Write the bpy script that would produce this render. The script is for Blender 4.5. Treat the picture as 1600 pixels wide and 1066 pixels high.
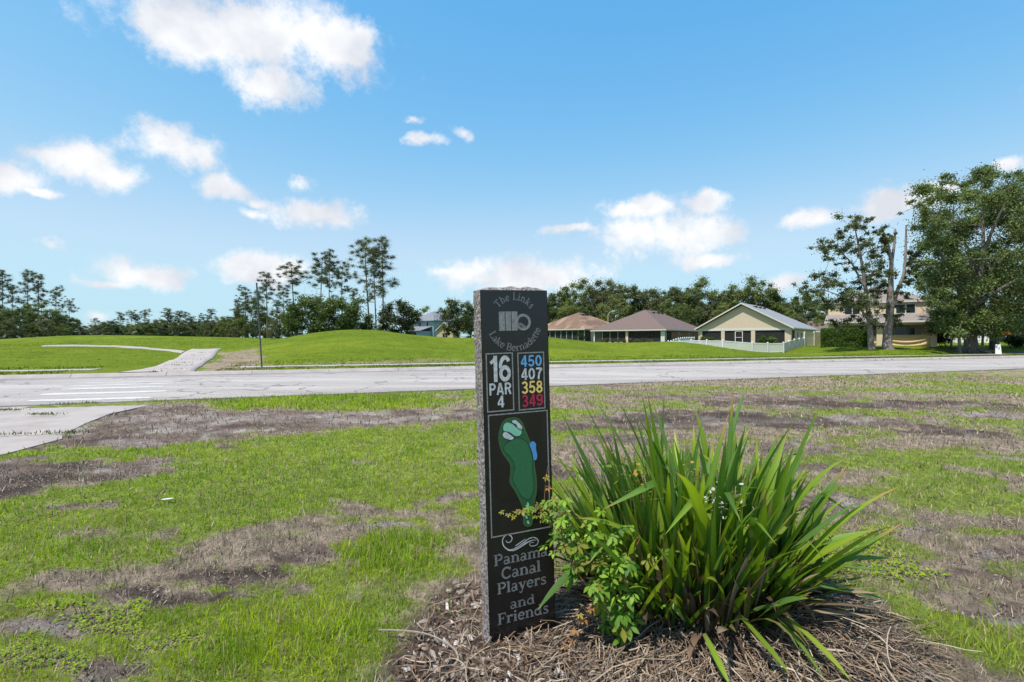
import bpy, math, random
import numpy as np
from mathutils import Vector, Matrix

for _o in list(bpy.data.objects):
    bpy.data.objects.remove(_o, do_unlink=True)
SC = bpy.context.scene
COL = SC.collection
R = math.radians
EYE = 1.35          # camera height above the road, metres
F = 800.0           # focal length in pixels of a 1600 px wide picture

# ------------------------------------------------------------------ camera
cam_d = bpy.data.cameras.new('camera')
cam = bpy.data.objects.new('camera', cam_d)
COL.objects.link(cam)
cam_d.sensor_width = 36.0
cam_d.lens = 18.0
cam_d.clip_start = 0.05
cam_d.clip_end = 4000.0
cam.location = (0, 0, EYE)
cam.rotation_euler = (R(90), 0, 0)
SC.camera = cam

# ------------------------------------------------------------------ light
SUN = Vector((-1.2, -1.0, 3.4)).normalized()      # towards the sun: left, behind, high
EL = math.asin(SUN.z)
AZ = math.atan2(SUN.x, SUN.y)
sun_d = bpy.data.lights.new('sun', 'SUN')
sun_d.energy = 4.6
sun_d.angle = R(0.55)
sun_d.color = (1.0, 0.955, 0.88)
sun = bpy.data.objects.new('sun', sun_d)
COL.objects.link(sun)
sun.rotation_euler = (-SUN).to_track_quat('-Z', 'Y').to_euler()
sun.location = (-20, -20, 60)

SC.view_settings.view_transform = 'Standard'
SC.view_settings.look = 'None'
SC.view_settings.gamma = 1.0
SC.view_settings.exposure = 0.45
SC.view_settings.use_curve_mapping = False
SC.render.engine = 'CYCLES'
SC.cycles.max_bounces = 5
SC.cycles.diffuse_bounces = 2
SC.cycles.glossy_bounces = 2
SC.cycles.transmission_bounces = 4
SC.cycles.transparent_max_bounces = 8
SC.cycles.use_denoising = True

# ------------------------------------------------------------------ sky
W = bpy.data.worlds.new('World')
SC.world = W
W.use_nodes = True
wt = W.node_tree
for n in list(wt.nodes):
    wt.nodes.remove(n)


SKY_RESP = ((.693, 1.66, 3.6), (1.531, .72, 5.4), (4.07, .23, 9.0))


def build_sky():
    N = wt.nodes.new
    L = wt.links.new
    out = N('ShaderNodeOutputWorld')
    bg = N('ShaderNodeBackground')
    bg.inputs['Strength'].default_value = 0.11
    L(bg.outputs[0], out.inputs[0])
    sky = N('ShaderNodeTexSky')
    sky.sky_type = 'NISHITA'
    sky.sun_disc = False
    sky.sun_elevation = EL
    sky.sun_rotation = AZ
    sky.altitude = 10
    sky.air_density = 1.25
    sky.dust_density = 0.25
    sky.ozone_density = 2.2
    tint = N('ShaderNodeMix'); tint.data_type = 'RGBA'; tint.blend_type = 'MULTIPLY'
    tint.inputs['Factor'].default_value = 1.0
    L(sky.outputs[0], tint.inputs['A'])
    tint.inputs['B'].default_value = (0.94, 1.20, 1.14, 1)
    tc = N('ShaderNodeTexCoord')
    sep = N('ShaderNodeSeparateXYZ'); L(tc.outputs['Generated'], sep.inputs[0])
    # even colour response of the whole sky: hazier, paler blue towards the horizon, as in humid summer air
    sc_ = N('ShaderNodeSeparateColor'); L(tint.outputs['Result'], sc_.inputs[0])
    cc_ = N('ShaderNodeCombineColor')
    for i, (K, g, cap) in enumerate(SKY_RESP):
        pw = N('ShaderNodeMath'); pw.operation = 'POWER'; L(sc_.outputs[i], pw.inputs[0]); pw.inputs[1].default_value = g
        ml = N('ShaderNodeMath'); ml.operation = 'MULTIPLY'; L(pw.outputs[0], ml.inputs[0]); ml.inputs[1].default_value = K
        sm = N('ShaderNodeMath'); sm.operation = 'SMOOTH_MIN'; L(ml.outputs[0], sm.inputs[0]); sm.inputs[1].default_value = cap; sm.inputs[2].default_value = 2.0
        L(sm.outputs[0], cc_.inputs[i])
    graded = cc_.outputs[0]

    def math_(op, a, b=None, c=None):
        m = N('ShaderNodeMath'); m.operation = op
        for i, v in enumerate((a, b, c)):
            if v is None: continue
            if hasattr(v, 'links') or hasattr(v, 'is_linked'): L(v, m.inputs[i])
            else: m.inputs[i].default_value = v
        return m.outputs[0]
    az = math_('ARCTAN2', sep.outputs['X'], sep.outputs['Y'])
    el = math_('ARCSINE', sep.outputs['Z'])
    comb = N('ShaderNodeCombineXYZ'); L(az, comb.inputs[0]); L(el, comb.inputs[1])
    # large-scale warp so that no outline is an ellipse
    wn = N('ShaderNodeTexNoise'); wn.inputs['Scale'].default_value = 7.0
    wn.inputs['Detail'].default_value = 5.0; wn.inputs['Roughness'].default_value = 0.6
    L(tc.outputs['Generated'], wn.inputs['Vector'])
    ws = N('ShaderNodeVectorMath'); ws.operation = 'SUBTRACT'
    L(wn.outputs['Color'], ws.inputs[0]); ws.inputs[1].default_value = (.5, .5, .5)
    wm = N('ShaderNodeVectorMath'); wm.operation = 'MULTIPLY'
    L(ws.outputs[0], wm.inputs[0]); wm.inputs[1].default_value = (0.11, 0.075, 0)
    wa = N('ShaderNodeVectorMath'); wa.operation = 'ADD'
    L(comb.outputs[0], wa.inputs[0]); L(wm.outputs[0], wa.inputs[1])
    px = [(395, 50, 200, 62), (300, 42, 115, 52), (510, 70, 85, 50), (425, 128, 70, 36), (560, 60, 34, 40),
          (126, 248, 78, 29), (182, 276, 52, 24), (75, 240, 46, 16), (282, 236, 68, 29), (355, 292, 46, 20), (398, 306, 26, 9),
          (15, 275, 52, 30), (486, 332, 64, 23), (468, 284, 26, 14), (392, 328, 26, 9), (657, 223, 34, 13), (640, 193, 20, 7),
          (722, 205, 22, 11), (82, 377, 27, 9), (225, 428, 72, 22), (170, 438, 50, 9), (415, 418, 62, 24), (400, 435, 50, 18),
          (800, 430, 108, 25), (690, 422, 26, 10), (1045, 368, 104, 32), (1020, 328, 60, 17), (895, 365, 48, 8), (1110, 318, 40, 13),
          (1110, 406, 54, 13), (1265, 342, 44, 19), (1392, 318, 64, 26), (1342, 328, 26, 10), (1590, 258, 30, 16), (1470, 296, 40, 14),
          (1228, 445, 42, 18), (142, 489, 28, 14), (60, 300, 34, 9)]
    cl = []
    for x, y, rx, ry in px:
        def ae(x, y):
            return math.atan((x - 800) / F), math.atan((533 - y) / math.hypot(F, x - 800))
        a0, e0 = ae(x, y); a1, _ = ae(x + rx, y); a2, _ = ae(x - rx, y); _, e1 = ae(x, y - ry); _, e2 = ae(x, y + ry)
        k = 1.5 if rx < 30 else 1.1                     # small ones are thin, frayed wisps
        cl.append((a0, e0, abs(a1 - a2) / 2 * k, abs(e1 - e2) / 2 * k, .45 if rx < 30 else .15 if rx < 50 else 0.0))
    rs = random.Random(4)
    for k in range(16):                     # the same kind of sky all the way round
        a = rs.choice((-1, 1)) * rs.uniform(0.95, 3.05); e = rs.uniform(0.06, 0.95)
        s = rs.uniform(0.05, 0.17)
        cl.append((a, e, s / max(.4, math.cos(e)), s * rs.uniform(.3, .5), .1))
    best = None
    under = None
    for a0, e0, ra, re, thin in cl:
        s = N('ShaderNodeVectorMath'); s.operation = 'SUBTRACT'
        L(wa.outputs[0], s.inputs[0]); s.inputs[1].default_value = (a0, e0, 0)
        m = N('ShaderNodeVectorMath'); m.operation = 'MULTIPLY'
        L(s.outputs[0], m.inputs[0]); m.inputs[1].default_value = (1 / ra, 1 / re, 0)
        l = N('ShaderNodeVectorMath'); l.operation = 'LENGTH'
        L(m.outputs[0], l.inputs[0])
        val = math_('ADD', l.outputs['Value'], thin) if thin else l.outputs['Value']
        best = val if best is None else math_('SMOOTH_MIN', best, val, 0.25)
    fn = N('ShaderNodeTexNoise'); fn.inputs['Scale'].default_value = 13.0
    fn.inputs['Detail'].default_value = 10.0; fn.inputs['Roughness'].default_value = 0.70
    L(tc.outputs['Generated'], fn.inputs['Vector'])
    f0 = math_('MULTIPLY_ADD', fn.outputs['Fac'], 2.5, -1.25)
    dens = math_('ADD', math_('SUBTRACT', 1.0, best), f0)
    mr = N('ShaderNodeMapRange'); mr.interpolation_type = 'SMOOTHSTEP'
    L(dens, mr.inputs['Value']); mr.inputs['From Min'].default_value = -0.28; mr.inputs['From Max'].default_value = 0.62
    alpha = mr.outputs[0]
    # soft grey-violet modelling inside the clouds
    sn = N('ShaderNodeTexNoise'); sn.inputs['Scale'].default_value = 11.0; sn.inputs['Detail'].default_value = 6.0
    L(tc.outputs['Generated'], sn.inputs['Vector'])
    cr = N('ShaderNodeValToRGB')
    cr.color_ramp.elements[0].position = 0.34; cr.color_ramp.elements[0].color = (5.0, 5.15, 5.6, 1)
    cr.color_ramp.elements[1].position = 0.58; cr.color_ramp.elements[1].color = (6.9, 6.9, 6.95, 1)
    L(sn.outputs['Fac'], cr.inputs[0])
    mx = N('ShaderNodeMix'); mx.data_type = 'RGBA'
    L(math_('MULTIPLY', alpha, 0.96), mx.inputs['Factor'])
    L(graded, mx.inputs['A']); L(cr.outputs[0], mx.inputs['B'])
    L(mx.outputs['Result'], bg.inputs['Color'])


build_sky()

# ------------------------------------------------------------------ helpers
def lab(o, label=None, cat=None, group=None, kind=None):
    if label: o['label'] = label
    if cat: o['category'] = cat
    if group: o['group'] = group
    if kind: o['kind'] = kind
    return o


def obj(name, me, parent=None, loc=None):
    o = bpy.data.objects.new(name, me)
    COL.objects.link(o)
    if parent is not None: o.parent = parent
    if loc is not None: o.location = loc
    return o


def empty(name, loc, rz=0.0):
    o = bpy.data.objects.new(name, None)
    COL.objects.link(o)
    o.empty_display_size = 0.3
    o.location = loc
    o.rotation_euler = (0, 0, rz)
    return o


def np_mesh(name, v, faces, mat=None, col=None, smooth=False, mats=None, midx=None):
    """faces: list of (M,k) integer arrays"""
    me = bpy.data.meshes.new(name)
    v = np.asarray(v, dtype=np.float32)
    if not isinstance(faces, (list, tuple)): faces = [faces]
    faces = [np.asarray(f, dtype=np.int32) for f in faces if len(f)]
    me.vertices.add(len(v)); me.vertices.foreach_set('co', v.ravel())
    nl = sum(f.size for f in faces); npoly = sum(len(f) for f in faces)
    me.loops.add(nl); me.loops.foreach_set('vertex_index', np.concatenate([f.ravel() for f in faces]))
    me.polygons.add(npoly)
    tot = np.concatenate([np.full(len(f), f.shape[1], dtype=np.int32) for f in faces])
    st = np.concatenate([[0], np.cumsum(tot)[:-1]]).astype(np.int32)
    me.polygons.foreach_set('loop_start', st)
    me.polygons.foreach_set('loop_total', tot)
    if smooth: me.polygons.foreach_set('use_smooth', np.ones(npoly, dtype=bool))
    if col is not None:
        a = me.color_attributes.new('col', 'FLOAT_COLOR', 'POINT')
        c = np.ones((len(v), 4), dtype=np.float32); c[:, :3] = col
        a.data.foreach_set('color', c.ravel())
    for m in (mats or ([mat] if mat else [])): me.materials.append(m)
    if midx is not None: me.polygons.foreach_set('material_index', np.asarray(midx, dtype=np.int32))
    me.update(calc_edges=True)
    return me


class MB:
    """collects boxes, prisms and tubes; build() makes one mesh object"""
    def __init__(s): s.v = []; s.f = []
    def add(s, vs, fs):
        b = len(s.v); s.v += [tuple(p) for p in vs]; s.f += [tuple(i + b for i in f) for f in fs]; return s
    def box(s, x0, x1, y0, y1, z0, z1):
        return s.add([(x0, y0, z0), (x1, y0, z0), (x1, y1, z0), (x0, y1, z0), (x0, y0, z1), (x1, y0, z1), (x1, y1, z1), (x0, y1, z1)],
                     [(0, 3, 2, 1), (4, 5, 6, 7), (0, 1, 5, 4), (1, 2, 6, 5), (2, 3, 7, 6), (3, 0, 4, 7)])
    def slab(s, pts, n):                     # polygon pts extruded by vector n
        k = len(pts); n = Vector(n)
        vs = [tuple(p) for p in pts] + [tuple(Vector(p) + n) for p in pts]
        fs = [tuple(range(k))[::-1], tuple(range(k, 2 * k))] + [(i, (i + 1) % k, k + (i + 1) % k, k + i) for i in range(k)]
        return s.add(vs, fs)
    def tube(s, pts, rad, sides=6, cap=True):
        v, f = tube_np(pts, rad, sides)
        b = len(s.v); s.v += [tuple(p) for p in v]; s.f += [tuple(int(i) + b for i in q) for q in f]
        if cap:
            n = len(pts); s.f.append(tuple(b + i for i in range(sides))[::-1]); s.f.append(tuple(b + (n - 1) * sides + i for i in range(sides)))
        return s
    def mesh(s, name, mat, smooth=False):
        me = bpy.data.meshes.new(name); me.from_pydata(s.v, [], s.f)
        if mat: me.materials.append(mat)
        if smooth:
            for p in me.polygons: p.use_smooth = True
        me.update(); return me
    def build(s, name, mat, parent=None, loc=None, smooth=False):
        return obj(name, s.mesh(name, mat, smooth), parent, loc)


def tube_np(pts, rad, sides=6):
    P = np.asarray(pts, dtype=float); n = len(P)
    r = np.full(n, rad) if np.isscalar(rad) else np.asarray(rad, dtype=float)
    T = np.gradient(P, axis=0); T /= np.maximum(np.linalg.norm(T, axis=1, keepdims=True), 1e-9)
    ref = np.array([1., 0, 0]) if abs(T[:, 0]).mean() < 0.8 else np.array([0, 1., 0])
    A = np.cross(T, ref); A /= np.maximum(np.linalg.norm(A, axis=1, keepdims=True), 1e-9)
    B = np.cross(T, A)
    an = np.arange(sides) / sides * 2 * math.pi
    V = P[:, None] + r[:, None, None] * (np.cos(an)[None, :, None] * A[:, None] + np.sin(an)[None, :, None] * B[:, None])
    i = np.arange(n - 1)[:, None] * sides; j = np.arange(sides)[None, :]; j2 = (j + 1) % sides
    Fq = np.stack([i + j, i + j2, i + sides + j2, i + sides + j], -1).reshape(-1, 4)
    return V.reshape(-1, 3), Fq


# value noise in numpy (world coordinates)
def _h(ix, iy, seed):
    n = (ix.astype(np.int64) * 374761393 + iy.astype(np.int64) * 668265263 + seed * 974634777) & 0x7fffffff
    n = ((n ^ (n >> 13)) * 1274126177) & 0x7fffffff
    n = n ^ (n >> 16)
    return (n & 0xffff) / 65535.0


def vnoise(x, y, seed=0):
    x0 = np.floor(x); y0 = np.floor(y); fx = x - x0; fy = y - y0
    fx = fx * fx * (3 - 2 * fx); fy = fy * fy * (3 - 2 * fy)
    a = _h(x0, y0, seed); b = _h(x0 + 1, y0, seed); c = _h(x0, y0 + 1, seed); d = _h(x0 + 1, y0 + 1, seed)
    return (a * (1 - fx) + b * fx) * (1 - fy) + (c * (1 - fx) + d * fx) * fy


def fbm(x, y, seed=0, oct=4, gain=.5):
    s = 0; a = 1; t = 0
    for k in range(oct):
        s = s + a * vnoise(x * 2 ** k + 17.3 * k, y * 2 ** k - 9.1 * k, seed + k * 7); t += a; a *= gain
    return s / t


def sstep(a, b, x):
    t = np.clip((x - a) / (b - a), 0, 1); return t * t * (3 - 2 * t)


def PX(px, py, d):                            # where a picture point lies at depth d
    return Vector(((px - 800) / F * d, d, EYE - (py - 533) / F * d))


# ------------------------------------------------------------------ materials
def nt(name):
    m = bpy.data.materials.new(name); m.use_nodes = True
    t = m.node_tree
    for n in list(t.nodes): t.nodes.remove(n)
    o = t.nodes.new('ShaderNodeOutputMaterial')
    return m, t, t.nodes.new, t.links.new, o


def surf(name, c, rough=.85, var=.12, scale=4.0, bump=0.0, bscale=60.0, spec=.3, c2=None, metallic=0.0, coord='Object', stretch=(1, 1, 1), detail=6, rot=0.0):
    m, t, N, L, o = nt(name)
    b = N('ShaderNodeBsdfPrincipled'); L(b.outputs[0], o.inputs[0])
    b.inputs['Roughness'].default_value = rough; b.inputs['Specular IOR Level'].default_value = spec
    b.inputs['Metallic'].default_value = metallic
    tc = N('ShaderNodeTexCoord'); mp = N('ShaderNodeMapping'); L(tc.outputs[coord], mp.inputs[0]); mp.inputs['Scale'].default_value = stretch; mp.inputs['Rotation'].default_value = (0, 0, rot)
    n = N('ShaderNodeTexNoise'); n.inputs['Scale'].default_value = scale; n.inputs['Detail'].default_value = detail; n.inputs['Roughness'].default_value = .65
    L(mp.outputs[0], n.inputs['Vector'])
    cr = N('ShaderNodeValToRGB'); cr.color_ramp.elements[0].position = .3; cr.color_ramp.elements[1].position = .7
    if c2 is None:
        lo = [x * (1 - var) for x in c]; hi = [min(1, x * (1 + var)) for x in c]
    else: lo, hi = c, c2
    cr.color_ramp.elements[0].color = (*lo, 1); cr.color_ramp.elements[1].color = (*hi, 1)
    L(n.outputs['Fac'], cr.inputs[0]); L(cr.outputs[0], b.inputs['Base Color'])
    if bump:
        n2 = N('ShaderNodeTexNoise'); n2.inputs['Scale'].default_value = bscale; n2.inputs['Detail'].default_value = 5
        L(mp.outputs[0], n2.inputs['Vector'])
        bp = N('ShaderNodeBump'); bp.inputs['Strength'].default_value = bump; bp.inputs['Distance'].default_value = .02
        L(n2.outputs['Fac'], bp.inputs['Height']); L(bp.outputs[0], b.inputs['Normal'])
    return m


def leafmat(name, trans=.3, rough=.5, spec=.25, attr=True, c=(.08, .14, .03), objvar=.25, warm=(1.25, 1.2, .55)):
    m, t, N, L, o = nt(name)
    b = N('ShaderNodeBsdfPrincipled'); b.inputs['Roughness'].default_value = rough; b.inputs['Specular IOR Level'].default_value = spec
    if attr:
        a = N('ShaderNodeAttribute'); a.attribute_name = 'col'; src = a.outputs['Color']
    else:
        a = N('ShaderNodeRGB'); a.outputs[0].default_value = (*c, 1); src = a.outputs[0]
    oi = N('ShaderNodeObjectInfo')
    hs = N('ShaderNodeHueSaturation')
    mr = N('ShaderNodeMapRange'); L(oi.outputs['Random'], mr.inputs[0]); mr.inputs['To Min'].default_value = 1 - objvar; mr.inputs['To Max'].default_value = 1 + objvar
    mh = N('ShaderNodeMapRange'); L(oi.outputs['Random'], mh.inputs[0]); mh.inputs['To Min'].default_value = .5 + .03 * objvar; mh.inputs['To Max'].default_value = .5 - .06 * objvar
    L(mr.outputs[0], hs.inputs['Value']); L(mh.outputs[0], hs.inputs['Hue']); L(src, hs.inputs['Color'])
    L(hs.outputs[0], b.inputs['Base Color'])
    tr = N('ShaderNodeBsdfTranslucent')
    mu = N('ShaderNodeMix'); mu.data_type = 'RGBA'; mu.blend_type = 'MULTIPLY'; mu.inputs['Factor'].default_value = 1
    L(hs.outputs[0], mu.inputs['A']); mu.inputs['B'].default_value = (*warm, 1); L(mu.outputs['Result'], tr.inputs['Color'])
    mx = N('ShaderNodeMixShader'); mx.inputs[0].default_value = trans
    L(b.outputs[0], mx.inputs[1]); L(tr.outputs[0], mx.inputs[2]); L(mx.outputs[0], o.inputs[0])
    return m
# ------------------------------------------------------------------ terrain
RA = R(22.1)                                   # the road runs away to the right
RT = np.array([math.cos(RA), math.sin(RA)]); RN = np.array([-math.sin(RA), math.cos(RA)])
V0, V1 = 13.45, 23.8                           # near and far edge of the road, measured along RN
CTRL = [  # picture point and depth of points on the far side of the road
    (0, 560, 28), (0, 536, 60), (100, 562, 31), (100, 541, 46), (100, 525, 70), (200, 525, 72), (200, 541, 47), (310, 549, 38), (304, 528, 66),
    (350, 533, 60), (390, 534, 56), (370, 555, 34), (420, 532.5, 50), (450, 529, 48), (480, 522, 47), (530, 574, 25.4), (530, 560, 28.5), (530, 541, 34),
    (530, 524, 40), (535, 515.5, 46), (560, 515, 46), (600, 517, 47), (640, 523.5, 48), (690, 529, 50), (730, 529, 51), (700, 560, 30), (700, 544, 37),
    (620, 535, 37), (450, 548, 33), (780, 527, 51), (856, 527, 50), (891, 530, 51), (923, 535, 53), (947, 539.5, 56), (972, 541, 58), (860, 564, 30.8), (860, 548, 36), (860, 536, 43),
    (972, 559, 34.5), (972, 550, 43), (1012, 537, 53), (1040, 534, 51), (1061, 535, 51), (1040, 556, 36), (1040, 545, 42), (1080, 538, 52.5), (1128, 545, 53.5),
    (1128, 557, 40), (1157, 549, 54), (1224, 551, 54), (1200, 556, 44), (1256, 542, 61), (1283, 540.5, 66), (1300, 543, 53), (1345, 542.5, 53), (1300, 552, 46), (1386, 542, 52), (1361, 541, 52.5),
    (1420, 550, 46), (1460, 541, 56), (1517, 549, 50.5), (1550, 541, 62), (1600, 547, 48), (1300, 541, 59)]
_pts = [PX(*c) for c in CTRL]
CP = [(p.x, p.y, p.z) for p in _pts]
CP += [(-21, 56, 2.1), (-15, 62, 1.9), (-13, 56, 2.05), (-14, 72, 1.4), (-60, 92, 1.9), (-45, 92, 1.7), (-25, 90, 1.4), (3, 64, 1.35), (3.5, 80, 1.1), (14, 62, .9), (14, 76, .8), (18.9, 62, .3), (21.5, 60, .3), (24, 63, .35), (31, 86, .9),
       (15, 100, 1.05), (30, 100, 1.04), (26, 70, .7), (49, 90, 1.0), (40, 100, 1.0), (58, 100, 1.0), (-21, 130, 2.0), (-15, 115, 1.65), (70, 75, .8), (60, 60, .8), (90, 80, .8),
       (-90, 100, 1.2), (-70, 60, .8), (0, 140, 1.2), (60, 140, 1.1), (-80, 140, 1.4)]
for u in np.arange(-40, 90, 9.0):               # the foot of the slopes, along the pavement
    q = RT * u + RN * 28.2; CP.append((q[0], q[1], .12))
CP = np.array(CP)


def _k(r2): return np.where(r2 > 1e-9, r2 * np.log(np.maximum(r2, 1e-9)), 0) * .5


def _tps():
    n = len(CP); d2 = ((CP[:, None, :2] - CP[None, :, :2]) ** 2).sum(-1)
    A = np.zeros((n + 3, n + 3)); A[:n, :n] = _k(d2) + np.eye(n) * 1.0
    A[:n, n] = 1; A[:n, n + 1:] = CP[:, :2]; A[n, :n] = 1; A[n + 1:, :n] = CP[:, :2].T
    return np.linalg.solve(A, np.concatenate([CP[:, 2], [0, 0, 0]]))


_w = _tps()


def H(x, y):
    """height of the ground"""
    x = np.atleast_1d(np.asarray(x, dtype=float)); y = np.atleast_1d(np.asarray(y, dtype=float))
    sh = x.shape; x = x.ravel(); y = y.ravel()
    v = x * RN[0] + y * RN[1]
    z = np.zeros_like(x)
    far = v > 27.6
    xf, yf = x[far], y[far]; r = np.hypot(xf, yf); s = np.minimum(1, 135 / np.maximum(r, 1)); xc, yc = xf * s, yf * s
    t = np.zeros_like(xf)
    for k in range(0, len(xf), 20000):
        sl = slice(k, k + 20000)
        d2 = (xc[sl, None] - CP[None, :, 0]) ** 2 + (yc[sl, None] - CP[None, :, 1]) ** 2
        t[sl] = _k(d2) @ _w[:-3] + _w[-3] + _w[-2] * xc[sl] + _w[-1] * yc[sl]
    t = np.clip(t, -.2, 3.2)
    t = t + (1.2 - t) * sstep(105, 150, r)
    t = t + (fbm(xf * .16, yf * .16, 83, 4, .6) - .5) * .22 * sstep(28, 34, v[far]) * sstep(80, 60, r)
    b = sstep(27.8, 30.2, v[far])
    z[far] = .12 * (1 - b) + t * b
    verge = (v > V1 + .05) & (v <= 27.6); z[verge] = .12
    nr = v < V0 - .02
    xn, yn = x[nr], y[nr]
    zz = .03 * sstep(11.5, 13.2, v[nr]) + .05 * (fbm(xn * .5, yn * .5, 3) - .5) * sstep(1.0, 4.0, np.hypot(xn, yn))
    # soft mound of mulch under the plant and the stone
    e = np.hypot((xn - .95) / .95, (yn - 2.75) / .75); zz += .05 * (1 - sstep(.15, 1.0, e))
    z[nr] = zz
    under = (v >= V0 - .02) & (v <= V1 + .05); z[under] = -.06
    return z.reshape(sh)


def h1(x, y): return float(H(x, y)[0])


def RAYG(px, py):                               # picture point on the flat near side
    d = EYE * F / (py - 533.0); return np.array([(px - 800) / F * d, d])


# patches of the near verge, given by where they lie: (centre px, half size px) -> ellipse on the ground
PATCH = {
    'dirt': [(250, 645, 130, 13), (160, 668, 90, 24), (330, 650, 110, 12), (120, 690, 60, 10), (300, 668, 170, 26), (200, 672, 120, 24), (470, 655, 190, 15), (640, 651, 120, 12), (740, 650, 70, 9), (90, 742, 150, 26), (15, 770, 70, 34), (60, 720, 60, 12), (150, 789, 80, 6),
             (60, 995, 100, 22), (230, 938, 130, 12), (370, 902, 110, 11), (480, 870, 90, 12), (585, 822, 90, 8), (700, 778, 60, 9), (220, 1045, 75, 26), (330, 935, 70, 16),
             (1150, 652, 240, 12), (1000, 664, 140, 7), (1350, 632, 260, 7), (1300, 663, 200, 6), (1470, 676, 70, 8), (1150, 620, 170, 6), (1550, 648, 110, 6), (1230, 700, 90, 9),
             (1300, 785, 80, 10), (1420, 828, 90, 6), (1570, 868, 60, 9), (1585, 715, 50, 7), (1260, 730, 60, 10), (1500, 900, 60, 10), (1560, 960, 60, 12), (950, 690, 70, 8), (880, 740, 60, 10), (330, 700, 40, 5), (230, 735, 50, 6)],
    'dry': [(330, 858, 200, 11), (70, 912, 110, 14), (520, 838, 150, 7), (640, 800, 120, 10), (730, 770, 60, 12), (690, 628, 80, 12), (850, 625, 120, 14), (1050, 600, 330, 8), (1250, 612, 200, 8),
            (1340, 745, 120, 18), (1490, 846, 150, 26), (1560, 920, 120, 26), (1450, 690, 170, 8), (900, 720, 60, 20), (1540, 735, 80, 10), (1450, 880, 80, 14), (1400, 605, 220, 6), (800, 645, 60, 8), (900, 790, 60, 20)],
    'green': [(540, 627, 170, 11), (340, 705, 300, 14), (620, 690, 170, 22), (450, 745, 330, 26), (250, 800, 260, 20), (600, 770, 150, 18), (900, 672, 60, 10), (870, 650, 50, 8), (440, 985, 190, 70), (600, 880, 130, 36),
              (80, 860, 150, 18), (1560, 606, 110, 9), (1390, 645, 110, 7), (1420, 715, 190, 20), (1500, 772, 190, 26), (1440, 745, 120, 10), (1350, 845, 60, 10), (1560, 830, 80, 8), (1480, 915, 70, 12), (1180, 615, 160, 4), (1450, 608, 200, 6), (1540, 1000, 90, 46), (1430, 955, 50, 26), (1590, 660, 60, 5), (1250, 648, 70, 5), (60, 950, 60, 12), (560, 940, 90, 30), (350, 1060, 160, 20), (1120, 606, 120, 4), (300, 770, 250, 12)],
    'wet': [(1340, 630, 260, 5), (1130, 652, 190, 8), (1480, 677, 70, 4), (960, 668, 140, 5), (1560, 640, 90, 4), (1250, 664, 120, 5), (100, 748, 110, 12), (310, 935, 90, 8), (420, 895, 90, 7), (20, 775, 50, 14), (1330, 800, 70, 6)],
    'sand': [(1550, 648, 90, 4), (1500, 660, 70, 3), (1430, 618, 120, 3), (330, 655, 160, 5), (620, 655, 90, 4), (200, 690, 60, 4)],
    'cover': [(150, 985, 120, 22), (60, 1040, 120, 20), (210, 960, 60, 12), (1310, 872, 120, 30), (1420, 900, 60, 14), (1370, 830, 40, 10), (60, 960, 60, 8), (300, 1000, 40, 12)],
}


def masks(x, y):
    """weights of dirt, dry grass, green grass, leafy cover, mulch on the near side"""
    wx = x + (fbm(x * 1.3, y * 1.3, 21, 5, .65) - .5) * .9 * np.clip(y / 4, .35, 2.5)
    wy = y + (fbm(x * 1.3, y * 1.3, 31, 5, .65) - .5) * .75 * np.clip(y / 4, .35, 2.5)
    out = {}
    for k, lst in PATCH.items():
        m = np.zeros_like(x)
        for cx, cy, rx, ry in lst:
            c = RAYG(cx, cy); d = c[1]
            ax = rx / F * d; ay = max(ry * d * d / (EYE * F), .05)
            e = ((wx - c[0]) / ax) ** 2 + ((wy - c[1]) / ay) ** 2
            m = np.maximum(m, 1 - sstep(.25, 1.5, e))
        out[k] = m
    n1 = fbm(x * 2.1, y * 2.1, 5, 5, .6); n2 = fbm(x * 6, y * 6, 9, 4, .6)
    left = sstep(1.0, -1.0, x - .12 * y)
    n0 = fbm(x * .75, y * .75, 15, 4, .6)
    g = .37 + .22 * left + .75 * out['green'] - .95 * out['dirt'] - .45 * out['dry'] + (n1 - .5) * 1.9 + (n2 - .5) * 1.1 + (n0 - .5) * .8
    g = sstep(.12, .75, g)
    dirt = sstep(.25, .8, .28 - .12 * left + out['dirt'] * .8 - out['green'] * .45 + (n1 - .5) * -.7 + (n2 - .5) * .8)
    cov = sstep(.3, .8, out['cover'] + (n2 - .5) * 1.1 - .1)
    # mulch and straw bed
    e1 = np.hypot((wx - .90) / 1.0, (wy - 2.45) / .80); e2 = np.hypot((wx + .1) / .42, (wy - 2.25) / .75)
    mul = np.maximum(1 - sstep(.72, 1.05, e1), 1 - sstep(.7, 1.05, e2))
    masks.extra = (out['wet'], out['sand'])
    return g * (1 - mul) * (1 - .7 * cov), dirt * (1 - mul), cov * (1 - mul), mul, n1, n2


PATHS = {}
# ------------------------------------------------------------------ ground sheet
def poly_mask(x, y, poly):
    ins = np.zeros(x.shape, bool); n = len(poly); j = n - 1
    for i in range(n):
        xi, yi = poly[i]; xj, yj = poly[j]
        c = ((yi > y) != (yj > y)) & (x < (xj - xi) * (y - yi) / (yj - yi + 1e-12) + xi)
        ins ^= c; j = i
    return ins


def on_far(px, py):                             # picture point on the far-side terrain (first hit)
    ds = np.linspace(16, 120, 1500); X = (px - 800) / F * ds; Z = EYE - (py - 533) / F * ds
    hz = H(X, ds); k = np.argmax(Z <= hz)
    return np.array([X[k], ds[k]])


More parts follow.
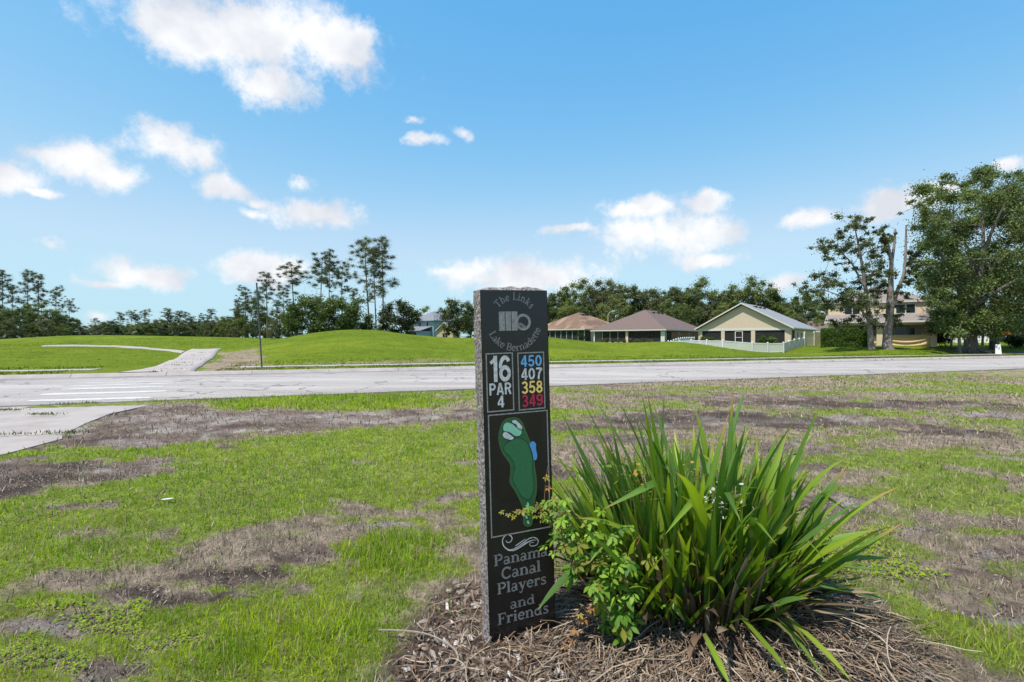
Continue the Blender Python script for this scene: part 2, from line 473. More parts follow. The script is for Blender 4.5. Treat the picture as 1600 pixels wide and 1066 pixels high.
def ground_colour(x, y):
    v = x * RN[0] + y * RN[1]
    c = np.zeros((len(x), 3))
    nearm = v < V0 + 2
    # near verge
    xn, yn = x[nearm], y[nearm]
    g, dirt, cov, mul, n1, n2 = masks(xn, yn)
    n3 = fbm(xn * 16, yn * 16, 55, 3, .7)
    soil = np.array([.165, .122, .100]); sand = np.array([.36, .315, .285]); dark = np.array([.068, .050, .042])
    s = soil[None] * (.35 + 1.3 * n3[:, None])
    q = sstep(.52, .75, n1)[:, None]; s = s * (1 - q) + sand * q * (.7 + .5 * n2[:, None])
    q = sstep(.48, .25, n1)[:, None]; s = s * (1 - q * .7) + dark * q * .7
    wet, sandy = masks.extra; q = (.8 * wet * (.5 + .7 * n2))[:, None]; q = np.clip(q, 0, 1); s = s * (1 - q) + dark * .75 * q
    q = np.clip(.6 * sandy * (.3 + n2), 0, 1)[:, None]; s = s * (1 - q) + np.array([.36, .305, .28]) * q
    dirt = np.maximum(dirt, np.maximum(.85 * wet, .7 * sandy))
    dry = np.array([.27, .208, .155])[None] * (.45 + 1.1 * n3[:, None])
    base = dry * (1 - dirt[:, None]) + s * dirt[:, None]
    gr = np.array([.165, .225, .025])[None] * (.55 + .8 * n3[:, None])
    base = base * (1 - .85 * g[:, None]) + gr * .85 * g[:, None]
    mu = np.array([.10, .075, .058])[None] * (.4 + 1.1 * n3[:, None])
    base = base * (1 - mul[:, None]) + mu * mul[:, None]
    c[nearm] = base
    f = ~nearm
    xf, yf = x[f], y[f]; vf = v[f]
    uf = xf * RT[0] + yf * RT[1]
    n1 = fbm(xf * .22, yf * .22, 71, 4, .55); n2 = fbm(xf * 1.7, yf * 1.7, 77, 3, .6); n4 = fbm(uf * .12, vf * 1.9, 79, 4, .65)
    lawn = np.array([.108, .150, .012])[None] * (.36 + .36 * n1[:, None] + .46 * n2[:, None] + .50 * n4[:, None])
    yel = np.array([.165, .180, .018])[None] * (.8 + .3 * n2[:, None])
    q = sstep(.50, .72, n1 * .6 + n4 * .4)[:, None]; lawn = lawn * (1 - .55 * q) + yel * .55 * q
    # bare, washed-out bank beside the cart path and along the foot of the mound
    P = [on_far(*p) for p in ((318, 585), (352, 549), (405, 543), (420, 560), (432, 583), (370, 587))]
    bx = np.mean([p[0] for p in P]); by = np.mean([p[1] for p in P])
    wx = xf + (n2 - .5) * 1.5; wy = yf + (n1 - .5) * 3
    b = np.zeros_like(xf)
    ins = poly_mask(wx, wy, P); b[ins] = 1
    strip = (sstep(29.6, 28.2, vf + (n1 - .5) * 2.2) * sstep(27.4, 27.8, vf) * sstep(-5, -3.5, uf) * sstep(11, 4, uf))
    b = np.maximum(b, strip * (.35 + .8 * n2))
    edge = sstep(V1 + 1.1, V1 + .3, vf + (n2 - .5) * 1.2) * .5
    b = np.clip(np.maximum(b, edge * (n1 > .4)) * (.6 + .7 * n2), 0, 1)
    bare = np.array([.24, .185, .135])[None] * (.6 + .8 * n2[:, None])
    far_c = lawn * (1 - b[:, None]) + bare * b[:, None]
    # leaf litter under the oaks
    for (ox, oy, orad) in ((37.6, 52.2, 3.0), (45.5, 50.5, 4.5), (51.5, 56, 4)):
        e = np.hypot(xf - ox, yf - oy) / orad; q = (.75 * (1 - sstep(.25, 1, e + (n2 - .5) * .7)))[:, None]
        far_c = far_c * (1 - q) + np.array([.12, .085, .05]) * q
    c[f] = far_c
    return c


def build_ground():
    th = np.concatenate([np.arange(-64, 64.01, .3), np.arange(70, 292, 6.0)]) * math.pi / 180
    rr = [.35]
    while rr[-1] < 1800:
        r = rr[-1]; rr.append(r * (1.017 if r < 110 else 1.07) + .001)
    rr = np.array(rr)
    A, B = np.meshgrid(th, rr)                   # rows r, columns theta
    x = (B * np.sin(A)).ravel(); y = (B * np.cos(A)).ravel()
    z = H(x, y)
    v = x * RN[0] + y * RN[1]
    near = (v < V0 - .4) & (np.hypot(x, y) < 16)
    g, dirt, cov, mul, n1, n2 = masks(x[near], y[near])
    clod = (fbm(x[near] * 9, y[near] * 9, 91, 4, .65) - .5)
    z[near] += clod * (.035 * dirt + .03 * mul + .012) * (1 - .4 * g)
    col = ground_colour(x, y)
    nr, nt_ = len(rr), len(th)
    i = np.arange(nr - 1)[:, None] * nt_; j = np.arange(nt_)[None]; j2 = (j + 1) % nt_
    q = np.stack([i + j, i + j2, i + nt_ + j2, i + nt_ + j], -1).reshape(-1, 4)[:, ::-1]
    vs = np.stack([x, y, z], -1)
    b = len(vs); vs = np.concatenate([vs, [[0, 0, z[0]]]]); col = np.concatenate([col, col[:1]])
    tri = np.stack([np.full(nt_, b), np.arange(nt_), (np.arange(nt_) + 1) % nt_], -1)[:, ::-1]
    m, t, N, L, o = nt('ground_soil_and_turf')
    bs = N('ShaderNodeBsdfPrincipled'); bs.inputs['Roughness'].default_value = .95; bs.inputs['Specular IOR Level'].default_value = .04
    a = N('ShaderNodeAttribute'); a.attribute_name = 'col'
    tc = N('ShaderNodeTexCoord')
    n = N('ShaderNodeTexNoise'); n.inputs['Scale'].default_value = 34; n.inputs['Detail'].default_value = 7; n.inputs['Roughness'].default_value = .8
    L(tc.outputs['Object'], n.inputs['Vector'])
    mr = N('ShaderNodeMapRange'); L(n.outputs['Fac'], mr.inputs[0]); mr.inputs['From Min'].default_value = .3; mr.inputs['From Max'].default_value = .7
    mr.inputs['To Min'].default_value = .42; mr.inputs['To Max'].default_value = 1.55
    n5 = N('ShaderNodeTexNoise'); n5.inputs['Scale'].default_value = 7; n5.inputs['Detail'].default_value = 5; L(tc.outputs['Object'], n5.inputs['Vector'])
    mr5 = N('ShaderNodeMapRange'); L(n5.outputs['Fac'], mr5.inputs[0]); mr5.inputs['From Min'].default_value = .3; mr5.inputs['From Max'].default_value = .7
    mr5.inputs['To Min'].default_value = .74; mr5.inputs['To Max'].default_value = 1.26
    ml = N('ShaderNodeMath'); ml.operation = 'MULTIPLY'; L(mr.outputs[0], ml.inputs[0]); L(mr5.outputs[0], ml.inputs[1])
    mu = N('ShaderNodeVectorMath'); mu.operation = 'SCALE'; L(a.outputs['Color'], mu.inputs[0]); L(ml.outputs[0], mu.inputs['Scale'])
    L(mu.outputs[0], bs.inputs['Base Color'])
    bp = N('ShaderNodeBump'); bp.inputs['Strength'].default_value = .9; bp.inputs['Distance'].default_value = .04
    L(n.outputs['Fac'], bp.inputs['Height']); L(bp.outputs[0], bs.inputs['Normal']); L(bs.outputs[0], o.inputs[0])
    me = np_mesh('ground', vs, [q, tri], m, col, smooth=True)
    lab(obj('ground', me), kind='structure')


build_ground()

# ------------------------------------------------------------------ road
def uv2w(u, v, z): q = RT * u + RN * v; return (q[0], q[1], z)


m_asph = surf('old_asphalt', (.255, .228, .215), .9, c2=(.435, .39, .366), scale=.9, bump=.5, bscale=140, spec=.2, detail=10, stretch=(.14, 1, 1), rot=-RA)


def asphalt_detail(m):
    """aggregate specks and tar-filled cracks on top of the blotchy base"""
    t = m.node_tree; N = t.nodes.new; L = t.links.new
    b = [n for n in t.nodes if n.type == 'BSDF_PRINCIPLED'][0]
    src = b.inputs['Base Color'].links[0].from_socket
    tc = N('ShaderNodeTexCoord')
    n = N('ShaderNodeTexNoise'); n.inputs['Scale'].default_value = 38; n.inputs['Detail'].default_value = 3; L(tc.outputs['Object'], n.inputs['Vector'])
    mr = N('ShaderNodeMapRange'); L(n.outputs['Fac'], mr.inputs[0]); mr.inputs['From Min'].default_value = .35; mr.inputs['From Max'].default_value = .65
    mr.inputs['To Min'].default_value = .78; mr.inputs['To Max'].default_value = 1.18
    w = N('ShaderNodeTexNoise'); w.inputs['Scale'].default_value = .35; w.inputs['Detail'].default_value = 4; L(tc.outputs['Object'], w.inputs['Vector'])
    wv = N('ShaderNodeVectorMath'); wv.operation = 'SCALE'; L(w.outputs['Color'], wv.inputs[0]); wv.inputs['Scale'].default_value = 6
    ad = N('ShaderNodeVectorMath'); L(tc.outputs['Object'], ad.inputs[0]); L(wv.outputs[0], ad.inputs[1])
    vo = N('ShaderNodeTexVoronoi'); vo.feature = 'DISTANCE_TO_EDGE'; vo.inputs['Scale'].default_value = .21; L(ad.outputs[0], vo.inputs['Vector'])
    mc = N('ShaderNodeMapRange'); L(vo.outputs['Distance'], mc.inputs[0]); mc.inputs['From Min'].default_value = .004; mc.inputs['From Max'].default_value = .014
    mc.inputs['To Min'].default_value = .55; mc.inputs['To Max'].default_value = 1
    ml = N('ShaderNodeMath'); ml.operation = 'MULTIPLY'; L(mr.outputs[0], ml.inputs[0]); L(mc.outputs[0], ml.inputs[1])
    mu = N('ShaderNodeVectorMath'); mu.operation = 'SCALE'; L(src, mu.inputs[0]); L(ml.outputs[0], mu.inputs['Scale']); L(mu.outputs[0], b.inputs['Base Color'])


asphalt_detail(m_asph)
m_conc = surf('weathered_concrete', (.265, .228, .212), .9, c2=(.395, .345, .325), scale=1.2, bump=.35, bscale=90, spec=.2, detail=8)
m_paint = surf('worn_white_road_paint', (.36, .335, .32), .8, c2=(.58, .55, .54), scale=9, spec=.2, detail=8)


def strip(name, u0, u1, v0, v1, z, mat, du=2.0, wob=0.0, thick=0.05, kind='structure', parent=None, crown=0.0):
    us = np.arange(u0, u1 + .01, du); n = len(us)
    rs = np.random.RandomState(5)
    cols = [v0, v0 * .75 + v1 * .25, (v0 + v1) / 2, v0 * .25 + v1 * .75, v1]
    V = []
    for k, vv in enumerate(cols):
        o = (rs.rand(n) - .5) * wob if k in (0, 4) else np.zeros(n)
        zc = z + crown * (1 - ((k - 2) / 2) ** 2)
        q = RT[None] * us[:, None] + RN[None] * (vv + o)[:, None]
        V.append(np.concatenate([q, np.full((n, 1), zc)], 1))
    for k in (4, 0):                            # vertical edge
        e = V[k].copy(); e[:, 2] -= thick; V.append(e)
    V = np.concatenate(V); Q = []
    i = np.arange(n - 1)
    order = [0, 1, 2, 3, 4]
    for a, b in zip(order[:-1], order[1:]): Q.append(np.stack([a * n + i, a * n + i + 1, b * n + i + 1, b * n + i], -1)[:, ::1])
    Q.append(np.stack([4 * n + i, 4 * n + i + 1, 5 * n + i + 1, 5 * n + i], -1)); Q.append(np.stack([6 * n + i, 6 * n + i + 1, i + 1, i], -1))
    o = obj(name, np_mesh(name, V, [np.concatenate(Q)], mat), parent)
    if parent is None: lab(o, kind=kind)
    return o


strip('road', -70, 160, V0 + .4, V1 - .42, 0.0, m_asph, 3.0, thick=.05, crown=.05)


def kerb(name, v_in, v_out, z_top):
    """rolled kerb and gutter, cast in sections with joints"""
    s = 1 if v_out > v_in else -1
    prof = [(v_in, -.05), (v_in, .008), (v_in + s * .22, .0), (v_in + s * .34, z_top * .75), (v_in + s * .40, z_top), (v_in + s * .48, z_top), (v_in + s * .48, -.05)]
    root = None
    u = -62.0
    mb = MB()
    while u < 130:
        L = 3.0; a, b = u + .008, u + L - .008
        vs = [uv2w(a, p[0], p[1]) for p in prof] + [uv2w(b, p[0], p[1]) for p in prof]; k = len(prof)
        mb.add(vs, [(i, i + 1, k + i + 1, k + i) for i in range(k - 1)] + [tuple(range(k)), tuple(range(k, 2 * k))[::-1]])
        u += L
    lab(mb.build(name, m_conc), kind='structure')


kerb('far_kerb', V1 - .42, V1 + .06, .13)


def slab_piece(name, poly, z, mat, th=.10):
    mb = MB(); mb.slab([(p[0], p[1], z - th) for p in poly], (0, 0, th)); return mb


# pavement on the far side: one slab after another
pav = lab(empty('pavement', uv2w(0, 27, .12)), kind='structure')
base = Vector(pav.location)
rs = random.Random(2)
u = -46.0
slab_me = None
while u < 96:
    if not (-8.4 < u + .9 < -3.4):             # the cart path crosses here
        mb = MB(); mb.box(-.89, .89, -.62, .62, -.08, .012)
        if slab_me is None: slab_me = mb.mesh('paving_slab', m_conc)
        o = obj('paving_slab', slab_me, pav); q = uv2w(u + .9, 27.0, .12 + rs.uniform(.004, .016))
        o.location = Vector(q) - base; o.rotation_euler = (rs.uniform(-.006, .006), rs.uniform(-.004, .004), RA)
    u += 1.8


def ribbon(name, cl, mat, lift=.03, th=.08, sub=14, kind='structure'):
    """path laid on the terrain: cl = list of (left xy, right xy)"""
    Ls = np.array([c[0] for c in cl]); Rs = np.array([c[1] for c in cl])
    t = np.linspace(0, len(cl) - 1, (len(cl) - 1) * sub + 1); k = np.arange(len(cl))
    Lx = np.stack([np.interp(t, k, Ls[:, 0]), np.interp(t, k, Ls[:, 1])], 1); Rx = np.stack([np.interp(t, k, Rs[:, 0]), np.interp(t, k, Rs[:, 1])], 1)
    for _ in range(3):
        for a in (Lx, Rx): a[1:-1] = (a[:-2] + 2 * a[1:-1] + a[2:]) / 4
    w = np.linspace(0, 1, 7); n = len(t)
    V = [];
    for q in w:
        p = Lx * (1 - q) + Rx * q; V.append(np.concatenate([p, (H(p[:, 0], p[:, 1]) + lift)[:, None]], 1))
    for e in (6, 0):
        p = V[e].copy(); p[:, 2] -= th; V.append(p)
    i = np.arange(n - 1); Q = []
    for a in range(6): Q.append(np.stack([a * n + i, (a + 1) * n + i, (a + 1) * n + i + 1, a * n + i + 1], -1))
    Q.append(np.stack([6 * n + i, 7 * n + i, 7 * n + i + 1, 6 * n + i + 1], -1)); Q.append(np.stack([8 * n + i, i, i + 1, 8 * n + i + 1], -1))
    return lab(obj(name, np_mesh(name, np.concatenate(V), [np.concatenate(Q)], mat), None), kind=kind)


def fl(px, py): return on_far(px, py)


v_edge = V1 + .05
def at_v(px, v):                                 # ground point on the ray column px at road offset v
    a = (px - 800) / F; d = v / (a * RN[0] + RN[1]); return np.array([a * d, d])


ribbon('cart_path', [(at_v(186, v_edge), at_v(304, v_edge)), (at_v(222, 26.2), at_v(308, 26.2)), (fl(252, 570), fl(325, 565)), (fl(280, 557), fl(338, 553)), (fl(291, 549.5), fl(342, 548)), (fl(300, 546), fl(347, 545))], m_conc, .035)
ribbon('side_path', [(fl(284, 552.5), fl(290, 549.5)), (fl(262, 548.8), fl(264, 546.6)), (fl(225, 545.3), fl(227, 543.2)), (fl(180, 542.6), fl(181, 540.6)), (fl(130, 541.6), fl(130, 539.8)), (fl(88, 541.8), fl(88, 540)), (fl(66, 542.4), fl(66, 540.6))], m_conc, .05)

# near side: the path's concrete apron, in three pours with a weedy joint between them
def apron(name, pts, z):
    mb = MB(); P = [RAYG(*p) for p in pts]
    P = [(p[0], p[1], z - .12) for p in P]
    mb.slab(P, (0, 0, .12)); return lab(mb.build(name, m_conc), kind='structure')


apron('near_path', [(-420, 682), (-500, 694), (-420, 742), (-300, 770), (8, 712), (97, 688), (99, 681.2), (0, 684.8)], .022)
apron('near_path_apron', [(-420, 678), (0, 684), (100, 680.5), (132, 664), (172, 648), (240, 633), (205, 630), (90, 634.2), (0, 638), (-300, 650)], .02)
kerb('near_kerb', V0 + .4, V0 - .08, .05)

# crossing stripes, worn thin
for (x0, y0, x1, y1, hw) in ((120, 601.5, 283, 597.6, .16), (100, 606.2, 282, 601.2, .17), (96, 611.2, 257, 606.4, .20), (62, 619, 259, 613.2, .22), (44, 627.6, 236, 622, .20)):
    a = RAYG(x0, y0); b = RAYG(x1, y1)
    mb = MB(); rsx = random.Random(int(x0)); pts = []
    n = 14
    d = (b - a) / np.linalg.norm(b - a); nn = np.array([-d[1], d[0]])
    def zc(p):
        v = p @ RN; k = (v - (V0 + V1) / 2) / ((V1 - V0 - .8) / 2); q = abs(k) * 2
        # height of the cambered road (piecewise linear like its sheet)
        knots = [0, .5, 1]; zs = [.05, .05 * .75, 0]
        return float(np.interp(abs(k), knots, zs)) + .005
    up = []; lo = []
    for k in range(n + 1):
        p = a + (b - a) * k / n
        f = 1 - (abs(k / n * 2 - 1) ** 8) * .4
        u1 = p + nn * hw * f * rsx.uniform(.75, 1.1); l1 = p - nn * hw * f * rsx.uniform(.75, 1.1)
        up.append((u1[0], u1[1], zc(u1))); lo.append((l1[0], l1[1], zc(l1)))
    vs = up + lo; m_ = n + 1
    mb.add(vs, [(m_ + k, m_ + k + 1, k + 1, k) for k in range(n)])
    lab(mb.build('crossing_stripe', m_paint), kind='structure')

# tarmac side drive by the oaks
mb = MB(); P = [at_v(1572, 27.7), at_v(1720, 27.7), PX(1720, 545, 62).xy, PX(1592, 548, 54).xy]
g = []
for k in range(9):
    for j in range(5):
        a = np.array(P[0]) * (1 - j / 4) + np.array(P[1]) * j / 4; b = np.array(P[3]) * (1 - j / 4) + np.array(P[2]) * j / 4; q = a * (1 - k / 8) + b * k / 8
        g.append((q[0], q[1], h1(q[0], q[1]) + .03))
mb.add(g, [(k * 5 + j, k * 5 + j + 1, (k + 1) * 5 + j + 1, (k + 1) * 5 + j) for k in range(8) for j in range(4)])
lab(mb.build('side_drive', surf('dark_tarmac', (.075, .08, .09), .9, bump=.3)), kind='structure')
# ------------------------------------------------------------------ houses
m_stucco = surf('cream_stucco', (.54, .435, .335), .9, .07, 3, bump=.2, bscale=70)
m_stucco2 = surf('beige_stucco', (.62, .50, .36), .9, .08, 2, bump=.2, bscale=70)
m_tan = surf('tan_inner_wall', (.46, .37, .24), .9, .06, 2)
m_trim = surf('white_trim', (.56, .54, .50), .7, .05, 3)
m_brick = surf('brown_brick_wall', (.22, .12, .085), .9, .2, 18, bump=.3, bscale=30)
m_yel = surf('pale_yellow_siding', (.52, .43, .24), .85, .06, 4)
m_blue = surf('blue_grey_siding', (.24, .33, .38), .8, .06, 2, stretch=(1, 1, 14))
m_vinyl = surf('white_vinyl', (.66, .65, .66), .5, .04, 2)
m_vinyl2 = surf('ivory_vinyl', (.68, .64, .54), .5, .05, 2)
m_dark = surf('dark_interior', (.035, .032, .032), .8, .2, 1)
m_grill = surf('dark_metal', (.03, .03, .03), .5, .2, 4)
m_orange = surf('orange_wreath', (.45, .10, .03), .9, .3, 20)


def shingle(name, c, streak=None):
    m, t, N, L, o = nt(name)
    b = N('ShaderNodeBsdfPrincipled'); b.inputs['Roughness'].default_value = .9; b.inputs['Specular IOR Level'].default_value = .2; L(b.outputs[0], o.inputs[0])
    tc = N('ShaderNodeTexCoord')
    n = N('ShaderNodeTexNoise'); n.inputs['Scale'].default_value = 2.2; n.inputs['Detail'].default_value = 9; n.inputs['Roughness'].default_value = .75
    mp = N('ShaderNodeMapping'); mp.inputs['Scale'].default_value = (1, 1, 5); L(tc.outputs['Object'], mp.inputs[0]); L(mp.outputs[0], n.inputs['Vector'])
    cr = N('ShaderNodeValToRGB'); cr.color_ramp.elements[0].position = .3; cr.color_ramp.elements[1].position = .72
    cr.color_ramp.elements[0].color = (*[x * .72 for x in c], 1); cr.color_ramp.elements[1].color = (*[x * 1.22 for x in c], 1)
    L(n.outputs['Fac'], cr.inputs[0]); src = cr.outputs[0]
    if streak:
        w = N('ShaderNodeTexNoise'); w.inputs['Scale'].default_value = .55; w.inputs['Detail'].default_value = 4
        m2 = N('ShaderNodeMapping'); m2.inputs['Scale'].default_value = (1.0, .3, .1); L(tc.outputs['Object'], m2.inputs[0]); L(m2.outputs[0], w.inputs['Vector'])
        r2 = N('ShaderNodeValToRGB'); r2.color_ramp.elements[0].position = .46; r2.color_ramp.elements[1].position = .56
        r2.color_ramp.elements[0].color = (0, 0, 0, 1); r2.color_ramp.elements[1].color = (1, 1, 1, 1); L(w.outputs['Fac'], r2.inputs[0])
        mx = N('ShaderNodeMix'); mx.data_type = 'RGBA'; L(r2.outputs[0], mx.inputs['Factor']); L(src, mx.inputs['A']); mx.inputs['B'].default_value = (*streak, 1); src = mx.outputs['Result']
    L(src, b.inputs['Base Color'])
    wv = N('ShaderNodeTexWave'); wv.bands_direction = 'Z'; wv.inputs['Scale'].default_value = 3.2; wv.inputs['Distortion'].default_value = .4; L(tc.outputs['Object'], wv.inputs['Vector'])
    bp = N('ShaderNodeBump'); bp.inputs['Strength'].default_value = .35; bp.inputs['Distance'].default_value = .03; L(wv.outputs['Fac'], bp.inputs['Height']); L(bp.outputs[0], b.inputs['Normal'])
    return m


m_rbrown = shingle('brown_shingles', (.150, .108, .096))
m_rgrey = shingle('grey_shingles', (.25, .255, .27))
m_rblue = shingle('blue_grey_shingles', (.185, .19, .215))
m_rterra = shingle('terracotta_shingles', (.165, .105, .076), (.27, .17, .118))
m_rpink = shingle('pinkish_shingles', (.235, .20, .19))


def glass(name, c, tr):
    m, t, N, L, o = nt(name)
    b = N('ShaderNodeBsdfPrincipled'); b.inputs['Base Color'].default_value = (*c, 1); b.inputs['Roughness'].default_value = .12
    x = N('ShaderNodeBsdfTransparent'); mx = N('ShaderNodeMixShader'); mx.inputs[0].default_value = tr
    L(b.outputs[0], mx.inputs[1]); L(x.outputs[0], mx.inputs[2]); L(mx.outputs[0], o.inputs[0]); return m


m_screen = glass('insect_screen', (.02, .02, .022), .45)
m_screen.node_tree.nodes['Principled BSDF'].inputs['Roughness'].default_value = .7
m_pane = glass('window_glass', (.02, .025, .03), .08)


def bx(parent, name, mat, *b):
    mb = MB()
    for q in b: mb.box(*q)
    return mb.build(name, mat, parent)


def hip(parent, name, mat, x0, x1, y0, y1, ze, zr, th=.16, gable_front=False, vents=None, fascia=None):
    """hip roof; ridge along y; optional open gable at y0"""
    cx = (x0 + x1) / 2; r = (x1 - x0) / 2
    yf = y0 if gable_front else min(y0 + r, (y0 + y1) / 2); yb = max(y1 - r, (y0 + y1) / 2)
    if yb < yf: yb = yf
    v = [(x0, y0, ze), (x1, y0, ze), (x1, y1, ze), (x0, y1, ze), (cx, yf, zr), (cx, yb, zr)]
    f = [(1, 2, 5, 4), (2, 3, 5), (3, 0, 4, 5)]
    if not gable_front: f.append((0, 1, 4))
    lo = [(a, b, c - th) for a, b, c in v]
    fl_ = [tuple(i + 6 for i in q)[::-1] for q in f]
    rim = [(0, 1), (1, 2), (2, 3), (3, 0)] if not gable_front else [(1, 2), (2, 3), (3, 0), (0, 4), (4, 1)]
    mb = MB(); mb.add(v + lo, f + fl_ + [(a + 6, b + 6, b, a) for a, b in rim])
    roof = mb.build(name, mat, parent)
    if fascia:
        fb = MB(); e = .03
        if gable_front:
            n = Vector((0, -.05, 0))
            for sx, a in ((-1, 0), (1, 1)):
                p, q = Vector(v[a]), Vector(v[4]); d = Vector((0, 0, -.24))
                fb.slab([p, q, q + d, p + d] if sx < 0 else [q, p, p + d, q + d], n)
        else: fb.box(x0 - e, x1 + e, y0 - e, y0, ze - .2, ze - .01)
        fb.box(x1, x1 + e, y0, y1, ze - .2, ze - .01); fb.box(x0 - e, x0, y0, y1, ze - .2, ze - .01)
        fb.build('gutter', fascia, roof)
    if vents:
        for (fy, side) in vents:                # low roof vents near the ridge
            t = .86; xx = cx + side * r * (1 - t); zz = ze + (zr - ze) * t
            bx(roof, 'roof_vent', m_dark, (xx - .35, xx + .35, fy - .35, fy + .35, zz - .05, zz + .22))
    return roof


def window(parent, x0, x1, z0, z1, y, frame=m_trim, mull=1, face='y', pane=m_pane):
    """window with frame and panes; face y: lies in plane y (outside towards -y); face x: plane x (outside +x), x0..x1 are y values"""
    t = .07
    def B(a0, a1, d0, d1, c0, c1): return (a0, a1, y - d1, y - d0, c0, c1) if face == 'y' else (y + d0, y + d1, a0, a1, c0, c1)
    fr = [B(x0, x1, .005, .05, z0, z0 + t), B(x0, x1, .005, .05, z1 - t, z1), B(x0, x0 + t, .005, .05, z0 + t, z1 - t), B(x1 - t, x1, .005, .05, z0 + t, z1 - t)]
    for k in range(mull):
        xm = x0 + (x1 - x0) * (k + 1) / (mull + 1); fr.append(B(xm - t / 2, xm + t / 2, .005, .045, z0 + t, z1 - t))
    w = bx(parent, 'window_frame', frame, *fr)
    for k in range(mull + 1):
        a = x0 + (x1 - x0) * k / (mull + 1) + t; b = x0 + (x1 - x0) * (k + 1) / (mull + 1) - t * .6
        bx(w, 'pane', pane, B(a, b, .004, .02, z0 + t, z1 - t))
    return w


def house_at(name, px, d, a, Wd, z):
    """root at the front-left corner of a house whose front-right corner stands at picture column px, depth d"""
    X = (px - 800) / F * d; ca, sa = math.cos(R(a)), math.sin(R(a))
    return empty(name, (X - Wd * ca, d + Wd * sa, z), -R(a))


def block(root, Wd, L, h, mat, y0=0.0, t=.2, name='wall'):
    bx(root, name, mat, (0, Wd, L - t, L, 0, h)); bx(root, name, mat, (0, t, y0, L - t, 0, h)); bx(root, name, mat, (Wd - t, Wd, y0, L - t, 0, h))


# --- cream gable house -----------------------------------------------------
hC = house_at('cream_gable_house', 1236, 90, 40, 16.3, 0.98)
lab(hC, 'cream stucco house with wide gable and screened porch behind white picket fence', 'house')
Wd, L, h = 16.3, 23.0, 2.72
bx(hC, 'foundation', m_conc, (-.1, Wd + .1, -.1, L + .1, -1.2, .02))
bx(hC, 'wall', m_stucco, (0, Wd, L - .2, L, .02, h)); bx(hC, 'wall', m_stucco, (0, .2, .3, L - .2, .02, h))
bx(hC, 'wall', m_stucco, (Wd - .2, Wd, 3.2, L - .2, .02, h))
cols = [(0, .75), (4.35, 5.0), (9.7, 10.4), (15.3, Wd)]
for a, b in cols: bx(hC, 'column', m_stucco, (a, b, 0, .3, .02, 2.32))
bx(hC, 'porch_beam', m_trim, (-.02, Wd + .02, -.03, .3, 2.32, h))
bx(hC, 'porch_beam', m_trim, (Wd - .3, Wd + .02, .3, 3.2, 2.32, h)); bx(hC, 'wall', m_stucco, (Wd - .3, Wd, .3, .75, .02, 2.32))
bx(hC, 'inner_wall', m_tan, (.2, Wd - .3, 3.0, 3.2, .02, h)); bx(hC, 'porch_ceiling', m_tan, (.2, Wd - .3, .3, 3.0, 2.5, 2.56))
bx(hC, 'porch_floor', m_conc, (.2, Wd - .3, .3, 3.0, .02, .06))
for (a, b) in ((1, 3.6), (6, 8.6), (11, 14.4)): window(hC, a, b, .4, 2.2, 3.0, m_grill, 2)
for k in range(3):
    a, b = cols[k][1], cols[k + 1][0]
    s = bx(hC, 'screen', m_screen, (a, b, .14, .15, .06, 2.32))
    n = 3
    bx(s, 'screen_frame', m_grill, *[(a + (b - a) * q / n - .03, a + (b - a) * q / n + .03, .11, .17, .06, 2.32) for q in range(1, n)], (a, b, .11, .17, .06, .14))
s = bx(hC, 'screen', m_screen, (Wd - .15, Wd - .14, .75, 3.2, .06, 2.32))
dr = bx(hC, 'screen_door', m_vinyl2, (6.85, 6.97, .05, .10, .06, 2.2), (8.13, 8.25, .05, .10, .06, 2.2), (6.97, 8.13, .05, .10, 2.1, 2.2), (6.97, 8.13, .05, .10, 1.0, 1.08))
bx(dr, 'handle', m_grill, (8.14, 8.18, .0, .05, 1.0, 1.14))
mb = MB(); mb.slab([(0, .02, h), (Wd, .02, h), (Wd / 2, .02, h + 4.35)], (0, .2, 0)); mb.build('gable_wall', m_stucco, hC)
hip(hC, 'roof', m_rgrey, -.55, Wd + .55, -.62, L + .5, h + .02, h + 4.75, gable_front=True, vents=[(4, 1), (7, 1), (10, 1)], fascia=m_trim)
window(hC, 8, 9.2, .9, 2.0, Wd, face='x'); window(hC, 14, 15.4, .9, 2.0, Wd, face='x')
bx(hC, 'window', m_pane, (Wd + .002, Wd + .02, 5, 6, .3, 2.2))

# --- brown hip-roofed house ------------------------------------------------
hB = house_at('brown_roof_house', 1038.5, 100, 40, 16.0, 1.0)
lab(hB, 'low brick house with large brown hip roof and dark screened lanai', 'house')
Wd, L, h = 16.0, 22.0, 2.62
bx(hB, 'foundation', m_conc, (-.1, Wd + .1, -.1, L + .1, -1.2, .02))
bx(hB, 'wall', m_brick, (0, Wd, L - .2, L, .02, h)); bx(hB, 'wall', m_brick, (0, .2, 3.4, L - .2, .02, h)); bx(hB, 'wall', m_brick, (Wd - .2, Wd, 3.4, L - .2, .02, h))
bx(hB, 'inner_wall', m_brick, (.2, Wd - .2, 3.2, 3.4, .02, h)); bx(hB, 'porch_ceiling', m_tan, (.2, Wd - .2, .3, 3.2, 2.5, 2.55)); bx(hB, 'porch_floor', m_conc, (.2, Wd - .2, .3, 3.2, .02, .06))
for (a, b, mt) in ((0, .28, m_trim), (7.6, 8.15, m_stucco2), (15.2, Wd, m_trim)): bx(hB, 'column', mt, (a, b, 0, .3, .02, 2.36))
bx(hB, 'porch_beam', m_trim, (-.02, Wd + .02, -.03, .3, 2.36, h)); bx(hB, 'porch_beam', m_trim, (Wd - .3, Wd + .02, .3, 3.4, 2.36, h))
